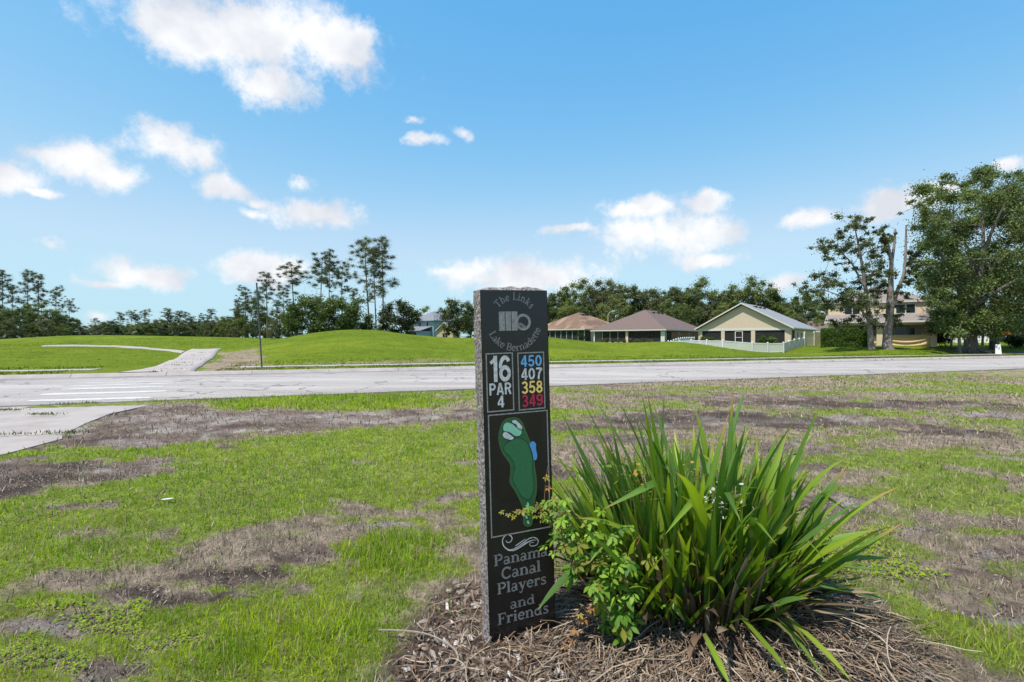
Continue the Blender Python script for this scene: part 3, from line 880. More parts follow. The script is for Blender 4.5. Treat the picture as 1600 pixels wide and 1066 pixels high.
for (a, b, n) in ((.28, 7.6, 4), (8.15, 15.2, 4)):
    s = bx(hB, 'screen', m_screen, (a, b, .14, .15, .06, 2.36))
    bx(s, 'screen_frame', m_vinyl2 if a < 1 else m_grill, *[(a + (b - a) * q / n - .03, a + (b - a) * q / n + .03, .11, .17, .06, 2.36) for q in range(1, n)], (a, b, .11, .17, .06, .12))
for (a, b) in ((1, 3.8), (4.6, 6.8), (11.3, 13.6)): window(hB, a, b, .3, 2.2, 3.2, m_grill, 2)
window(hB, 1.0, 1.0 + .9, .9, 2.0, 3.2, m_trim, 0)
bx(hB, 'screen', m_screen, (Wd - .15, Wd - .14, .3, 3.4, .06, 2.36))
window(hB, 6.6, 7.5, .7, 2.1, Wd, face='x'); window(hB, 12, 13, .7, 2.1, Wd, face='x')
bx(hB, 'downpipe', m_trim, (Wd + .03, Wd + .13, .45, .55, .02, 2.5)); bx(hB, 'downpipe', m_trim, (.3, .4, -.13, -.03, .02, 2.4))
hip(hB, 'roof', m_rbrown, -.5, Wd + .5, -.5, L + .5, h + .02, h + 4.5, vents=[(9.6, 1), (12, 1), (14, 1)], fascia=m_trim)

# --- terracotta-roofed house ------------------------------------------------
hT = house_at('terracotta_roof_house', 913, 120, 45, 16.0, 1.15)
lab(hT, 'single storey house with streaked terracotta roof and green framed screen porch', 'house')
Wd, L, h = 16.0, 18.0, 3.05
m_gframe = surf('pale_green_frame', (.42, .50, .46), .6, .05)
bx(hT, 'foundation', m_conc, (-.1, Wd + .1, -.1, L + .1, -1.2, .02))
bx(hT, 'wall', m_stucco, (0, Wd, L - .2, L, .02, h)); bx(hT, 'wall', m_stucco, (0, .2, 2.6, L - .2, .02, h)); bx(hT, 'wall', m_stucco, (Wd - .2, Wd, 2.6, L - .2, .02, h))
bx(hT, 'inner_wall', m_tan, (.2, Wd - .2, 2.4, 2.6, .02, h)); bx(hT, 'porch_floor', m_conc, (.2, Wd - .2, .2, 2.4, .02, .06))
bx(hT, 'porch_beam', m_gframe, (-.02, Wd + .02, -.03, .2, 2.7, h)); bx(hT, 'porch_beam', m_gframe, (Wd - .2, Wd + .02, .2, 2.6, 2.7, h))
for q in range(10): bx(hT, 'post', m_gframe, (q * 1.767, q * 1.767 + .1, 0, .2, .02, 2.7))
s = bx(hT, 'screen', m_screen, (.1, Wd - .1, .10, .11, .06, 2.7)); bx(hT, 'screen', m_screen, (Wd - .11, Wd - .1, .2, 2.6, .06, 2.7))
for a in (2, 6, 10): window(hT, a, a + 2.2, .3, 2.2, 2.4, m_grill, 1)
hip(hT, 'roof', m_rterra, -.5, Wd + .5, -.5, L + .5, h + .02, h + 4.45, vents=[(8.2, 1), (9.2, 1), (10.2, 1)], fascia=m_trim)

# --- two-storey grey-roofed house behind the stone ---------------------------
hD = house_at('far_beige_house', 878, 150, 12, 15, 1.2)
lab(hD, 'far beige two storey house with grey roof half hidden behind the stone marker', 'house')
Wd, L, h = 15, 11, 7.0
bx(hD, 'foundation', m_conc, (-.1, Wd + .1, -.1, L + .1, -1.2, .02))
block(hD, Wd, L, h, m_stucco); bx(hD, 'wall', m_stucco, (.2, Wd - .2, 0, .2, .02, h))
window(hD, 11, 12.6, 4.6, 5.9, 0, m_trim, 1); window(hD, 4, 6, 4.6, 5.9, 0, m_trim, 1)
hip(hD, 'roof', m_rgrey, -.6, Wd + .6, -.6, L + .6, h + .02, h + 3.0, fascia=m_trim)

# --- blue-grey two-storey house -----------------------------------------------
hE = house_at('blue_grey_house', 677.5, 140, 35, 8.0, 1.75)
lab(hE, 'blue grey two storey house with slate coloured roof beyond the grassy mound', 'house')
Wd, L, h = 8.0, 11, 5.3
bx(hE, 'foundation', m_conc, (-.1, Wd + .1, -.1, L + .1, -1.2, .02))
block(hE, Wd, L, h, m_blue, .2); bx(hE, 'wall', m_blue, (0, Wd, 0, .2, .02, h))
window(hE, 2.2, 3.4, 3.5, 4.9, 0, m_trim, 1); window(hE, 5.3, 6.1, 3.5, 4.9, 0, m_trim, 0); window(hE, 4, 5.2, 3.5, 4.8, Wd, face='x')
hip(hE, 'roof', m_rblue, -.6, Wd + .6, -.6, L + .6, h + .02, h + 2.7, vents=[(5, 1), (5.6, -1)], fascia=m_blue)
gw = bx(hE, 'garage_wing', m_blue, (1.2, 2.0, -4, 0, .02, 2.3), (5.4, 7.0, -4, 0, .02, 2.3), (2.0, 5.4, -4, 0, 2.0, 2.3)); bx(gw, 'dark_garage_opening', m_dark, (2.0, 5.4, -3.7, -3.6, .02, 2.0))  # dark sheet set back in the open garage, painted in place of its inner shade
mb = MB(); mb.slab([(.6, -4.5, 2.3), (7.5, -4.5, 2.3), (7.5, 0, 3.5), (.6, 0, 3.5)], (0, 0, .14)); mb.build('wing_roof', m_rblue, hE)

# --- small pale yellow gabled porch house ---------------------------------------
hY = house_at('yellow_porch_house', 707, 115, 12, 3.7, 1.45)
lab(hY, 'small pale yellow gabled house front with orange wreath and white window', 'house')
Wd, L, h = 3.7, 6, 2.25
bx(hY, 'foundation', m_conc, (-.1, Wd + .1, -.1, L + .1, -1.2, .02))
block(hY, Wd, L, h, m_yel, .2); bx(hY, 'wall', m_yel, (0, Wd, 0, .2, .02, h)); bx(hY, 'corner_board', m_trim, (-.03, .18, -.03, .0, .02, h)); bx(hY, 'corner_board', m_trim, (Wd - .1, Wd + .03, -.03, 0, .02, h))
mb = MB(); mb.slab([(0, .02, h), (Wd, .02, h), (Wd / 2, .02, h + 1.7)], (0, .15, 0)); mb.build('gable_wall', m_yel, hY)
window(hY, 1.3, 2.6, .5, 1.7, 0, m_trim, 1)
mb = MB(); mb.tube([(1.85 + .36 * math.cos(t), -.08, 2.75 + .22 * math.sin(t)) for t in np.linspace(0, 2 * math.pi, 13)], .1, 5); mb.build('wreath', m_orange, hY)
hip(hY, 'roof', m_rblue, -.3, Wd + .3, -.3, L + .3, h + .02, h + 1.95, gable_front=True, fascia=m_trim)
bx(hY, 'side_porch', m_yel, (Wd, Wd + 1.2, 2, 5, 2.0, 2.25), (Wd, Wd + .3, 2, 2.2, .02, 2.0)); bx(hY, 'porch_post', m_trim, (Wd + 1.4, Wd + 1.6, 1.0, 1.2, .0, 1.3))

# --- beige two-storey house on the right -----------------------------------------
hF = house_at('beige_two_storey_house', 1464, 54.5, 31, 9.8, .72)
lab(hF, 'beige two storey house with tan drapes hung across its open ground floor porch', 'house')
Wd, L, h = 9.8, 10, 2.75
bx(hF, 'foundation', m_conc, (-.1, Wd + .1, -.1, L + .1, -1.2, .02))
bx(hF, 'wall', m_stucco2, (0, Wd, L - .2, L, .02, 5.2)); bx(hF, 'wall', m_stucco2, (0, .2, 2.6, L - .2, .02, 5.2)); bx(hF, 'wall', m_stucco2, (Wd - .2, Wd, 2.6, L - .2, .02, 5.2))
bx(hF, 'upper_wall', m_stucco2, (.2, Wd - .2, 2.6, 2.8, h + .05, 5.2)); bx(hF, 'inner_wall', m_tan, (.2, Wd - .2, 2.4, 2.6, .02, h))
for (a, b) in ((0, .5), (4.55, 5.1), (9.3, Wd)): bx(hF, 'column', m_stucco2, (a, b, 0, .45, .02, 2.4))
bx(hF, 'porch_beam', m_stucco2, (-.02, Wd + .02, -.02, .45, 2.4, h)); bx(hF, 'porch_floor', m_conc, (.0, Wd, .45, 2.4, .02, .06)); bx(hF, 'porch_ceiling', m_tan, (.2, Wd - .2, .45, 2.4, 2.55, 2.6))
window(hF, 6.4, 8.3, 1.0, 2.2, 2.4, m_trim, 1); window(hF, 1.4, 3.2, .9, 2.2, 2.4, m_trim, 1); window(hF, 6.5, 8.35, 3.72, 4.85, 2.6, m_trim, 1); window(hF, 1.6, 3.2, 3.72, 4.85, 2.6, m_trim, 1)
mb = MB(); mb.slab([(-.45, -.5, h - .1), (Wd + .45, -.5, h - .1), (Wd + .2, 2.6, h + .85), (-.2, 2.6, h + .85)], (0, 0, .16)); lr = mb.build('porch_roof', m_rpink, hF)
bx(lr, 'gutter', m_trim, (-.45, Wd + .45, -.56, -.5, h - .1, h + .08))
hip(hF, 'roof', m_rpink, -.35, Wd + .35, 2.38, L + .5, 5.22, 7.3, fascia=m_trim)


def drape(x0, x1, z0, z1, parent, nm, seed):
    nx, nz = 34, 14; rs_ = np.random.RandomState(seed); V = []
    for j in range(nz + 1):
        for i in range(nx + 1):
            s = i / nx; t = j / nz
            sag = 4 * s * (1 - s)
            ph = (t * 5.2 - sag * 2.0) * math.pi
            V.append((x0 + (x1 - x0) * s, .30 + .075 * math.sin(ph) * (.3 + .7 * sag ** .4), z1 - (z1 - z0) * t - .05 * sag * (1 - t)))
    Fq = [(j * (nx + 1) + i, j * (nx + 1) + i + 1, (j + 1) * (nx + 1) + i + 1, (j + 1) * (nx + 1) + i) for j in range(nz) for i in range(nx)]
    mb = MB(); mb.add(V, Fq); o = mb.build(nm, surf('tan_cloth', (.52, .38, .22), .95, .05), parent, smooth=True)
    md = o.modifiers.new('thick', 'SOLIDIFY'); md.thickness = .012
    return o


drape(5.1, 9.3, .1, 1.35, hF, 'drape', 1); drape(.5, 4.55, .1, 1.2, hF, 'drape', 2)

# --- roof glimpsed behind the hedge and pale house behind the oaks --------------------
hG = house_at('brown_hip_house', 1330, 112, 25, 14, .9)
lab(hG, 'distant house of which only a brown hip roof shows over the hedge', 'house')
block(hG, 14, 10, 2.6, m_stucco2); bx(hG, 'wall', m_stucco2, (.2, 13.8, 0, .2, .02, 2.6)); window(hG, 3, 5, 1, 2.1, 0)
hip(hG, 'roof', m_rbrown, -.5, 14.5, -.5, 10.5, 2.62, 5.2, fascia=m_trim)
hH = house_at('pale_house', 1552, 88, 38, 13, .85)
lab(hH, 'pale house seen in slivers between the oak trunks', 'house')
m_pale = surf('pale_wall', (.68, .66, .60), .85, .05)
block(hH, 13, 9, 2.7, m_pale); bx(hH, 'wall', m_pale, (.2, 12.8, 0, .2, .02, 2.7))
window(hH, 1.5, 3.2, .9, 2.1, 0); window(hH, 6, 8, .9, 2.1, 0); bx(hH, 'door', m_rblue, (9.6, 10.6, -.04, 0, .02, 2.1))
hip(hH, 'roof', m_rpink, -.5, 13.5, -.5, 9.5, 2.72, 4.8, fascia=m_trim)

# ------------------------------------------------------------------ fences
def fence_run(name, pts, hgt, mat, label, solid=False, seg=2.4):
    """posts, rails and pickets following the ground; every panel and post is a part"""
    p0 = Vector((pts[0][0], pts[0][1], h1(*pts[0])))
    root = empty(name, p0); lab(root, label, 'fence')
    first = True
    for (a, b) in zip(pts[:-1], pts[1:]):
        a = np.array(a); b = np.array(b); n = max(1, int(round(np.linalg.norm(b - a) / seg)))
        d = (b - a) / np.linalg.norm(b - a); ang = math.atan2(d[1], d[0])
        for k in range(n + 1):
            q = a + (b - a) * k / n; z = h1(q[0], q[1])
            if k == 0 and not first: pass
            else:
                mb = MB(); s = .065; mb.box(-s, s, -s, s, -.3, hgt + .06); mb.add([(-s - .02, -s - .02, hgt + .06), (s + .02, -s - .02, hgt + .06), (s + .02, s + .02, hgt + .06), (-s - .02, s + .02, hgt + .06), (0, 0, hgt + .16)], [(0, 1, 4), (1, 2, 4), (2, 3, 4), (3, 0, 4), (3, 2, 1, 0)])
                o = mb.build('post', mat, root); o.location = Vector((q[0], q[1], z)) - p0; o.rotation_euler = (0, 0, ang)
            if k < n:
                e = a + (b - a) * (k + 1) / n; z2 = h1(e[0], e[1]); ln = np.linalg.norm(e - q)
                mb = MB(); sl = (z2 - z) / ln
                def rail(zz, hh):
                    mb.add([(.07, -.03, zz + sl * .07), (ln - .07, -.03, zz + sl * (ln - .07)), (ln - .07, .03, zz + sl * (ln - .07)), (.07, .03, zz + sl * .07), (.07, -.03, zz + hh + sl * .07), (ln - .07, -.03, zz + hh + sl * (ln - .07)), (ln - .07, .03, zz + hh + sl * (ln - .07)), (.07, .03, zz + hh + sl * .07)],
                           [(0, 3, 2, 1), (4, 5, 6, 7), (0, 1, 5, 4), (1, 2, 6, 5), (2, 3, 7, 6), (3, 0, 4, 7)])
                rail(.06, .09); rail(hgt - .09, .09)
                o = mb.build('rail', mat, root); o.location = Vector((q[0], q[1], z)) - p0; o.rotation_euler = (0, 0, ang)
                mb = MB(); st = .15 if solid else .105; w = .146 if solid else .062
                x = .09
                while x + w < ln - .06:
                    c = sl * x; mb.box(x, x + w, -.012, .012, .155 + c, hgt - .093 + c); x += st
                o = mb.build('pickets', mat, root); o['kind'] = 'stuff'; o.location = Vector((q[0], q[1], z)) - p0; o.rotation_euler = (0, 0, ang)
        first = False
    return root


def gp(px, d): return ((px - 800) / F * d, d)


fence_run('white_picket_fence', [gp(1085, 88), gp(1044, 62), gp(1080, 58), gp(1130, 55), gp(1175, 54), gp(1224, 54), gp(1256, 61)], 1.0, m_vinyl, 'low white vinyl picket fence around the yard of the cream gable house', seg=2.2)
fence_run('tall_vinyl_fence', [gp(1257, 62.2), gp(1272, 63.5), gp(1292, 66)], 1.65, m_vinyl2, 'tall ivory vinyl privacy fence panel beside the clipped hedge', True, seg=1.8)

# ------------------------------------------------------------------ poles and signs
m_steel = surf('dull_galvanised_steel', (.10, .105, .11), .55, .15, 6, metallic=.6)
b = at_v(409.5, 26.15); z0 = h1(*b)
pole = empty('metal_pole', (b[0], b[1], z0)); lab(pole, 'thin leaning grey metal pole on the grass strip before the mound', 'pole')
tp = PX(401, 443, b[1]); dx = tp.x - b[0]
mb = MB(); mb.tube([(dx * t, 0, (tp.z - z0) * t - .15 * (1 - t)) for t in (0, .5, 1)], .034, 10); mb.build('shaft', m_steel, pole)
mb = MB(); mb.tube([(dx - .0, 0, tp.z - z0 - .005), (dx, 0, tp.z - z0 + .025)], .042, 10); mb.build('cap', m_steel, pole)
mb = MB(); mb.tube([(0, 0, -.05), (0, 0, .03)], .07, 10); mb.build('collar', m_conc, pole)

p = PX(950, 533, 122); z0 = h1(p.x, p.y)
sl_ = empty('street_lamp', (p.x, p.y, z0)); lab(sl_, 'grey street lamp with curved arm rising behind the terracotta roof', 'street lamp')
ht = 1.35 + 41 * 122 / F - z0
m_lamp = surf('pale_lamp_metal', (.45, .46, .46), .5, .05)
mb = MB(); mb.tube([(0, 0, -.2), (0, 0, ht * .5), (0, 0, ht)], [.11, .09, .07], 8); mb.build('shaft', m_lamp, sl_)
mb = MB(); mb.tube([(0, 0, ht - .02), (.25, 0, ht + .45), (.7, 0, ht + .75), (1.0, 0, ht + .8)], .05, 6); mb.build('arm', m_lamp, sl_)
mb = MB(); mb.tube([(.9, 0, ht + .82), (1.1, 0, ht + .86), (1.5, 0, ht + .84), (1.65, 0, ht + .80)], [.06, .13, .15, .05], 8); mb.build('lamp_head', m_lamp, sl_)

p = PX(1570.5, 533, 61); z0 = h1(p.x, p.y)
rs_ = empty('orange_road_sign', (p.x, p.y, z0), -R(35)); lab(rs_, 'small orange rectangular sign on a white post beyond the oaks', 'sign')
zt = EYE + 13 * 61 / F - z0
mb = MB(); w_, h_ = .52, .24; pts = []
for (cx, cz, a0) in ((w_ - .05, h_ - .05, 0), (-w_ + .05, h_ - .05, 90), (-w_ + .05, -h_ + .05, 180), (w_ - .05, -h_ + .05, 270)):
    for k in range(4): a = R(a0 + k * 30); pts.append((cx + .05 * math.cos(a), -.035, zt + cz + .05 * math.sin(a)))
mb.slab(pts, (0, .012, 0)); mb.build('sign_plate', surf('orange_sign_face', (.85, .32, .02), .5, .04), rs_)
bx(rs_, 'post', m_vinyl, (-.022, .022, -.02, .02, -.2, zt + .3))
mb = MB(); mb.tube([(0, -.045, zt + .15), (0, -.03, zt + .15)], .02, 8); mb.build('bolt', m_steel, rs_)

p = PX(1560, 550.5, 47.5); z0 = h1(p.x, p.y)
ys = empty('yard_sign', (p.x, p.y, z0), -R(40)); lab(ys, 'small white board leaning on the lawn beside the oak shade', 'sign')
mb = MB(); mb.slab([(-.22, -.10, .02), (.22, -.10, .02), (.15, .02, .92), (-.20, .02, .92)], (0, .03, 0)); mb.build('board', m_vinyl, ys)
mb = MB(); mb.slab([(-.20, .26, .0), (.18, .26, .0), (.13, .06, .90), (-.17, .06, .90)], (0, .03, 0)); mb.build('back_board', m_vinyl, ys)
# ------------------------------------------------------------------ trees
m_leafA = leafmat('tree_foliage', .28, .5, .3, objvar=.18)
m_bark = surf('grey_brown_bark', (.085, .072, .06), .95, c2=(.19, .165, .14), scale=9, bump=.8, bscale=22, stretch=(1, 1, .25))
m_barkp = surf('oak_bark_patchy', (.11, .085, .072), .95, c2=(.30, .26, .235), scale=5, bump=.8, bscale=18, stretch=(1, 1, .4))
m_pbark = surf('pine_bark', (.10, .075, .06), .95, c2=(.20, .165, .14), scale=8, bump=.7, bscale=14, stretch=(1, 1, .3))


def leaves(C, rad, n, size, rng, base, flat=.75, var=.3, asp=.55, up=.5, clump=.25):
    """n leaf faces in soft clumps round the centres C"""
    C = np.asarray(C, float); K = len(C); rad = np.broadcast_to(np.asarray(rad, float), (K,))
    wgt = rad ** 2; idx = rng.choice(K, n, p=wgt / wgt.sum())
    g = rng.normal(size=(n, 3)); g /= np.linalg.norm(g, axis=1, keepdims=True)
    r = np.abs(rng.normal(size=n)) * .52 + .10
    off = g * r[:, None] * rad[idx][:, None] * np.array([1, 1, flat])
    # small ragged sub-clumps
    P = C[idx] + off + rng.normal(size=(n, 3)) * .05 * rad[idx][:, None]
    nrm = rng.normal(size=(n, 3)) * .75 + g * .35 + np.array([0, 0, up]); nrm /= np.linalg.norm(nrm, axis=1, keepdims=True)
    t = np.cross(nrm, rng.normal(size=(n, 3))); t /= np.maximum(np.linalg.norm(t, axis=1, keepdims=True), 1e-6); b = np.cross(nrm, t)
    s = size * rng.uniform(.6, 1.35, n)
    a = t * s[:, None] * .5; w = b * s[:, None] * .5 * asp
    V = np.stack([P - a, P + w * 1.0 - a * .1, P + a, P - w - a * .1], 1).reshape(-1, 3)
    Fq = np.arange(4 * n).reshape(-1, 4)
    cb = 1 + clump * (rng.rand(K) * 2 - 1)
    col = np.asarray(base)[None] * (cb[idx] * (1 + var * (rng.rand(n) * 2 - 1)))[:, None]
    hue = (rng.rand(n) - .5)[:, None] * np.array([.35, .05, .0]); col = np.clip(col * (1 + hue), 0, 1)
    return V, Fq, np.repeat(col, 4, 0)


def curve(a, b, rng, bend=.18, n=6, sag=0.0):
    a = np.asarray(a, float); b = np.asarray(b, float); L = np.linalg.norm(b - a)
    m = (a + b) / 2 + rng.normal(size=3) * bend * L * .5 + np.array([0, 0, -sag * L])
    t = np.linspace(0, 1, n)[:, None]
    return a * (1 - t) ** 2 + 2 * m * t * (1 - t) + b * t ** 2


def cat(parts):
    V, Fq, b = [], [], 0
    for v, f in parts: V.append(v); Fq.append(f + b); b += len(v)
    return np.concatenate(V), np.concatenate(Fq)


def tree_from(name, trunk_paths, clumps, rads, nleaf, size, seed, base, bark, loc, label, cat_='tree', group=None, extra_br=.05, flat=.75, hand=None, asp=.55, leafm=None, sides=8):
    """trunk_paths: list of (points, radii) in local coordinates; clumps joined to the nearest limb"""
    rng = np.random.RandomState(seed); parts = [tube_np(pts, rad, sides) for pts, rad in trunk_paths]
    dens = []
    for P in [np.asarray(p) for p, _ in trunk_paths]:
        t = np.linspace(len(P) * .3, len(P) - 1, 14); i = np.arange(len(P)); dens.append(np.stack([np.interp(t, i, P[:, a]) for a in range(3)], 1))
    nodes = np.concatenate(dens)
    order = np.argsort([np.linalg.norm(nodes - c, axis=1).min() for c in clumps])
    for k_ in order:
        c, r = clumps[k_], rads[k_]
        d = np.linalg.norm(nodes - c, axis=1) + np.where(nodes[:, 2] > c[2] + .3, .4, 0)
        k = nodes[d.argmin()]; nodes = np.concatenate([nodes, [c]]); q = curve(k, c, rng, .25, 5); rr = np.linspace(extra_br, extra_br * .25, 5) * (.6 + .4 * min(2, r))
        parts.append(tube_np(q, rr, 4))
        for s in range(2):
            e = c + rng.normal(size=3) * r * .7; parts.append(tube_np(curve(q[3], e, rng, .2, 4), np.linspace(rr[-1] * 1.3, .012, 4), 3))
    tv, tf = cat(parts)
    lv, lf, lc = leaves(clumps, rads, nleaf, size, rng, base, flat, asp=asp)
    root = empty(name, loc); lab(root, label, cat_, group)
    obj('trunk', np_mesh('trunk', tv, [tf], bark, smooth=True), root); obj('crown', np_mesh('crown', lv, [lf], leafm or m_leafA, lc), root)
    return root


def copy_tree(src, loc, rz, sc, label=None, group=None, hue=None):
    o = src.copy(); COL.objects.link(o); o.location = loc; o.rotation_euler = (0, 0, rz)
    o.scale = sc if isinstance(sc, tuple) else (sc, sc, sc)
    if label: o['label'] = label
    if group: o['group'] = group
    for ch in src.children:
        c = ch.copy(); COL.objects.link(c); c.parent = o
    return o


def broad(name, seed, hgt, rad, nleaf, size, base, loc, label, group=None, low=.25, nclump=46, bark=None, lump=.30):
    """round-headed broadleaf tree"""
    rng = np.random.RandomState(seed)
    th = hgt * (low + .12)
    lean = rng.normal(size=2) * .03 * hgt
    tr = [(curve((0, 0, -.3), (lean[0], lean[1], th), rng, .06, 6), np.linspace(hgt * .026, hgt * .018, 6))]
    top = tr[0][0][-1]
    cz = hgt * (low + (1 - low) * .5); rz = hgt * (1 - low) * .5
    C = []; rr = []
    lob = rng.normal(size=(7, 3)); lob /= np.linalg.norm(lob, axis=1, keepdims=True)
    while len(C) < nclump:
        g = rng.normal(size=3); g /= np.linalg.norm(g); q = .35 + .62 * rng.rand() ** .5
        q *= .80 + .38 * max(0, (lob @ g).max() - .45) / .55
        C.append(np.array([g[0] * rad * q, g[1] * rad * q, cz + g[2] * rz * q])); rr.append(rad * lump * rng.uniform(.65, 1.25))
    for k in range(6):
        a = k / 6 * 6.28 + rng.rand(); e = np.array([math.cos(a) * rad * .55, math.sin(a) * rad * .55, cz + rz * rng.uniform(-.2, .6)])
        tr.append((curve(top, e, rng, .15, 6), np.linspace(hgt * .012, hgt * .004, 6)))
    return tree_from(name, tr, C, rr, nleaf, size, seed, base, bark or m_bark, loc, label, group=group, extra_br=hgt * .0035)


def pine(name, seed, hgt, base, loc, label, group=None, crown=.45, spread=.16, nb=26, lean=(0, 0), nleaf=14000, size=.36, tuft=1.0):
    """slash pine: bare stem, open crown of tufts"""
    rng = np.random.RandomState(seed)
    tp = np.array([lean[0], lean[1], hgt]); st = curve((0, 0, -.3), tp, rng, .025, 9)
    tr = [(st, np.linspace(hgt * .0105, hgt * .003, 9))]; C = []; rr = []
    for k in range(nb):
        t = 1 - crown * (k / nb) ** 1.1 * rng.uniform(.8, 1.1); t = min(max(t, .3), .985)
        j = t * 8; i = int(min(7, j)); p = st[i] * (1 - (j - i)) + st[i + 1] * (j - i)
        a = k * 2.4 + rng.uniform(-.5, .5); ln = hgt * spread * rng.uniform(.45, 1.15) * (.35 + .9 * min(1, (1 - t) / crown + .15))
        e = p + np.array([math.cos(a) * ln, math.sin(a) * ln, ln * rng.uniform(-.05, .55)])
        tr.append((curve(p, e, rng, .2, 5, sag=.08), np.linspace(hgt * .0032, .02, 5)))
        for s in range(rng.randint(2, 5)):
            q = p + (e - p) * rng.uniform(.55, 1.1) + rng.normal(size=3) * .5; C.append(q); rr.append(tuft * rng.uniform(.6, 1.3))
    C.append(tp); rr.append(tuft)
    parts = [tube_np(p, r, 6) for p, r in tr]; tv, tf = cat(parts)
    lv, lf, lc = leaves(C, rr, nleaf, size, rng, base, .6, asp=.16, up=.7)
    root = empty(name, loc); lab(root, label, 'tree', group)
    obj('trunk', np_mesh('trunk', tv, [tf], m_pbark, smooth=True), root); obj('crown', np_mesh('crown', lv, [lf], m_leafA, lc), root)
    return root


def tloc(px, d):
    x = (px - 800) / F * d; return Vector((x, d, h1(x, d)))


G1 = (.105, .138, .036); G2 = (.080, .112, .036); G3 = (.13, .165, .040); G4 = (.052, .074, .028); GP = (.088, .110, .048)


def th(py, d, z): return EYE + (533 - py) * d / F - z            # height that reaches picture row py


# ---- oaks on the right --------------------------------------------------------
def px_clumps(lst, d, root, dd, rng, rscale=1.0):
    C, r = [], []
    for (x, y, q) in lst:
        p = PX(x, y, d + rng.uniform(-dd, dd)) - root; C.append(np.array(p)); r.append(q * rscale)
    return C, r


def fray(C, rr, k, rng):
    """break each clump of leaves into several ragged smaller ones"""
    A, B = [], []
    for c, r in zip(C, rr):
        for _ in range(k): A.append(c + rng.normal(size=3) * r * .95 * np.array([1, 1, .75])); B.append(r * rng.uniform(.45, .95))
    return A, B


rng = np.random.RandomState(11)
rt = tloc(1361, 48.5)
cl = [(1298, 378, .85), (1318, 356, .7), (1334, 348, .6), (1350, 362, .8), (1338, 382, .9), (1316, 392, .8), (1287, 384, .6), (1360, 385, .7), (1352, 408, .9), (1345, 432, .9), (1360, 455, .9), (1350, 475, .9), (1322, 415, .6), (1300, 400, .5),
      (1272, 440, .8), (1292, 446, .8), (1310, 462, .9), (1276, 462, .8), (1262, 452, .5), (1330, 470, .7), (1300, 480, .6), (1340, 492, .7), (1322, 503, .6), (1362, 497, .6), (1372, 478, .6), (1335, 458, .7), (1308, 505, .5), (1376, 506, .6), (1368, 425, .7), (1357, 345, .4)]
C, rr = px_clumps(cl, 48.5, rt, 1.5, rng, .93)
def pth(lst, d, root, dd=0.0): return np.array([np.array(PX(x, y, d + dd * i) - root) for i, (x, y) in enumerate(lst)])
tr = [(pth([(1363, 546), (1361, 538), (1359, 515), (1357, 490), (1353, 455), (1348, 420), (1342, 385), (1336, 358)], 48.5, rt), [.36, .27, .23, .21, .17, .13, .09, .04]),
      (pth([(1358, 500), (1340, 478), (1320, 465), (1285, 452)], 48.5, rt, -.4), [.12, .09, .06, .03]), (pth([(1352, 450), (1330, 410), (1305, 385)], 48.5, rt, .4), [.11, .07, .03])]
C, rr = fray(C, rr, 6, rng)
tree_from('leaning_oak', tr, C, rr, 25000, .18, 21, (.085, .110, .042), m_barkp, rt, 'slender oak with pale leaning trunk and ragged crown next to the clipped hedge', extra_br=.045)
rt = tloc(1386, 48.2)
cl = [(1384, 368, .45), (1374, 358, .35), (1379, 384, .4), (1398, 366, .3), (1402, 496, .35), (1412, 484, .35), (1398, 468, .35), (1372, 440, .4), (1408, 504, .3), (1380, 410, .35), (1374, 425, .35), (1426, 412, .5), (1432, 398, .5), (1418, 440, .4), (1428, 428, .5), (1408, 455, .4), (1376, 452, .5), (1396, 510, .25), (1388, 395, .35), (1396, 430, .3)]
C, rr = px_clumps(cl, 48.2, rt, .9, rng, .93)
tr = [(pth([(1388, 549), (1386, 541), (1387, 520), (1390, 500), (1391, 470), (1392, 440), (1393, 410), (1388, 385), (1380, 360)], 48.2, rt), [.58, .42, .36, .34, .30, .22, .16, .11, .05]),
      (pth([(1393, 415), (1397, 385), (1399, 358)], 48.2, rt), [.13, .11, .07]), (pth([(1391, 490), (1402, 455), (1412, 430), (1415, 400), (1416, 352)], 48.2, rt), [.20, .16, .13, .11, .07]), (pth([(1412, 432), (1424, 412), (1432, 398)], 48.2, rt, .2), [.09, .06, .03])]
C, rr = fray(C, rr, 5, rng)
tree_from('pruned_oak', tr, C, rr, 10500, .17, 22, (.085, .108, .040), m_barkp, rt, 'thick trunked oak cut back to bare upright limbs before the beige house', extra_br=.03)

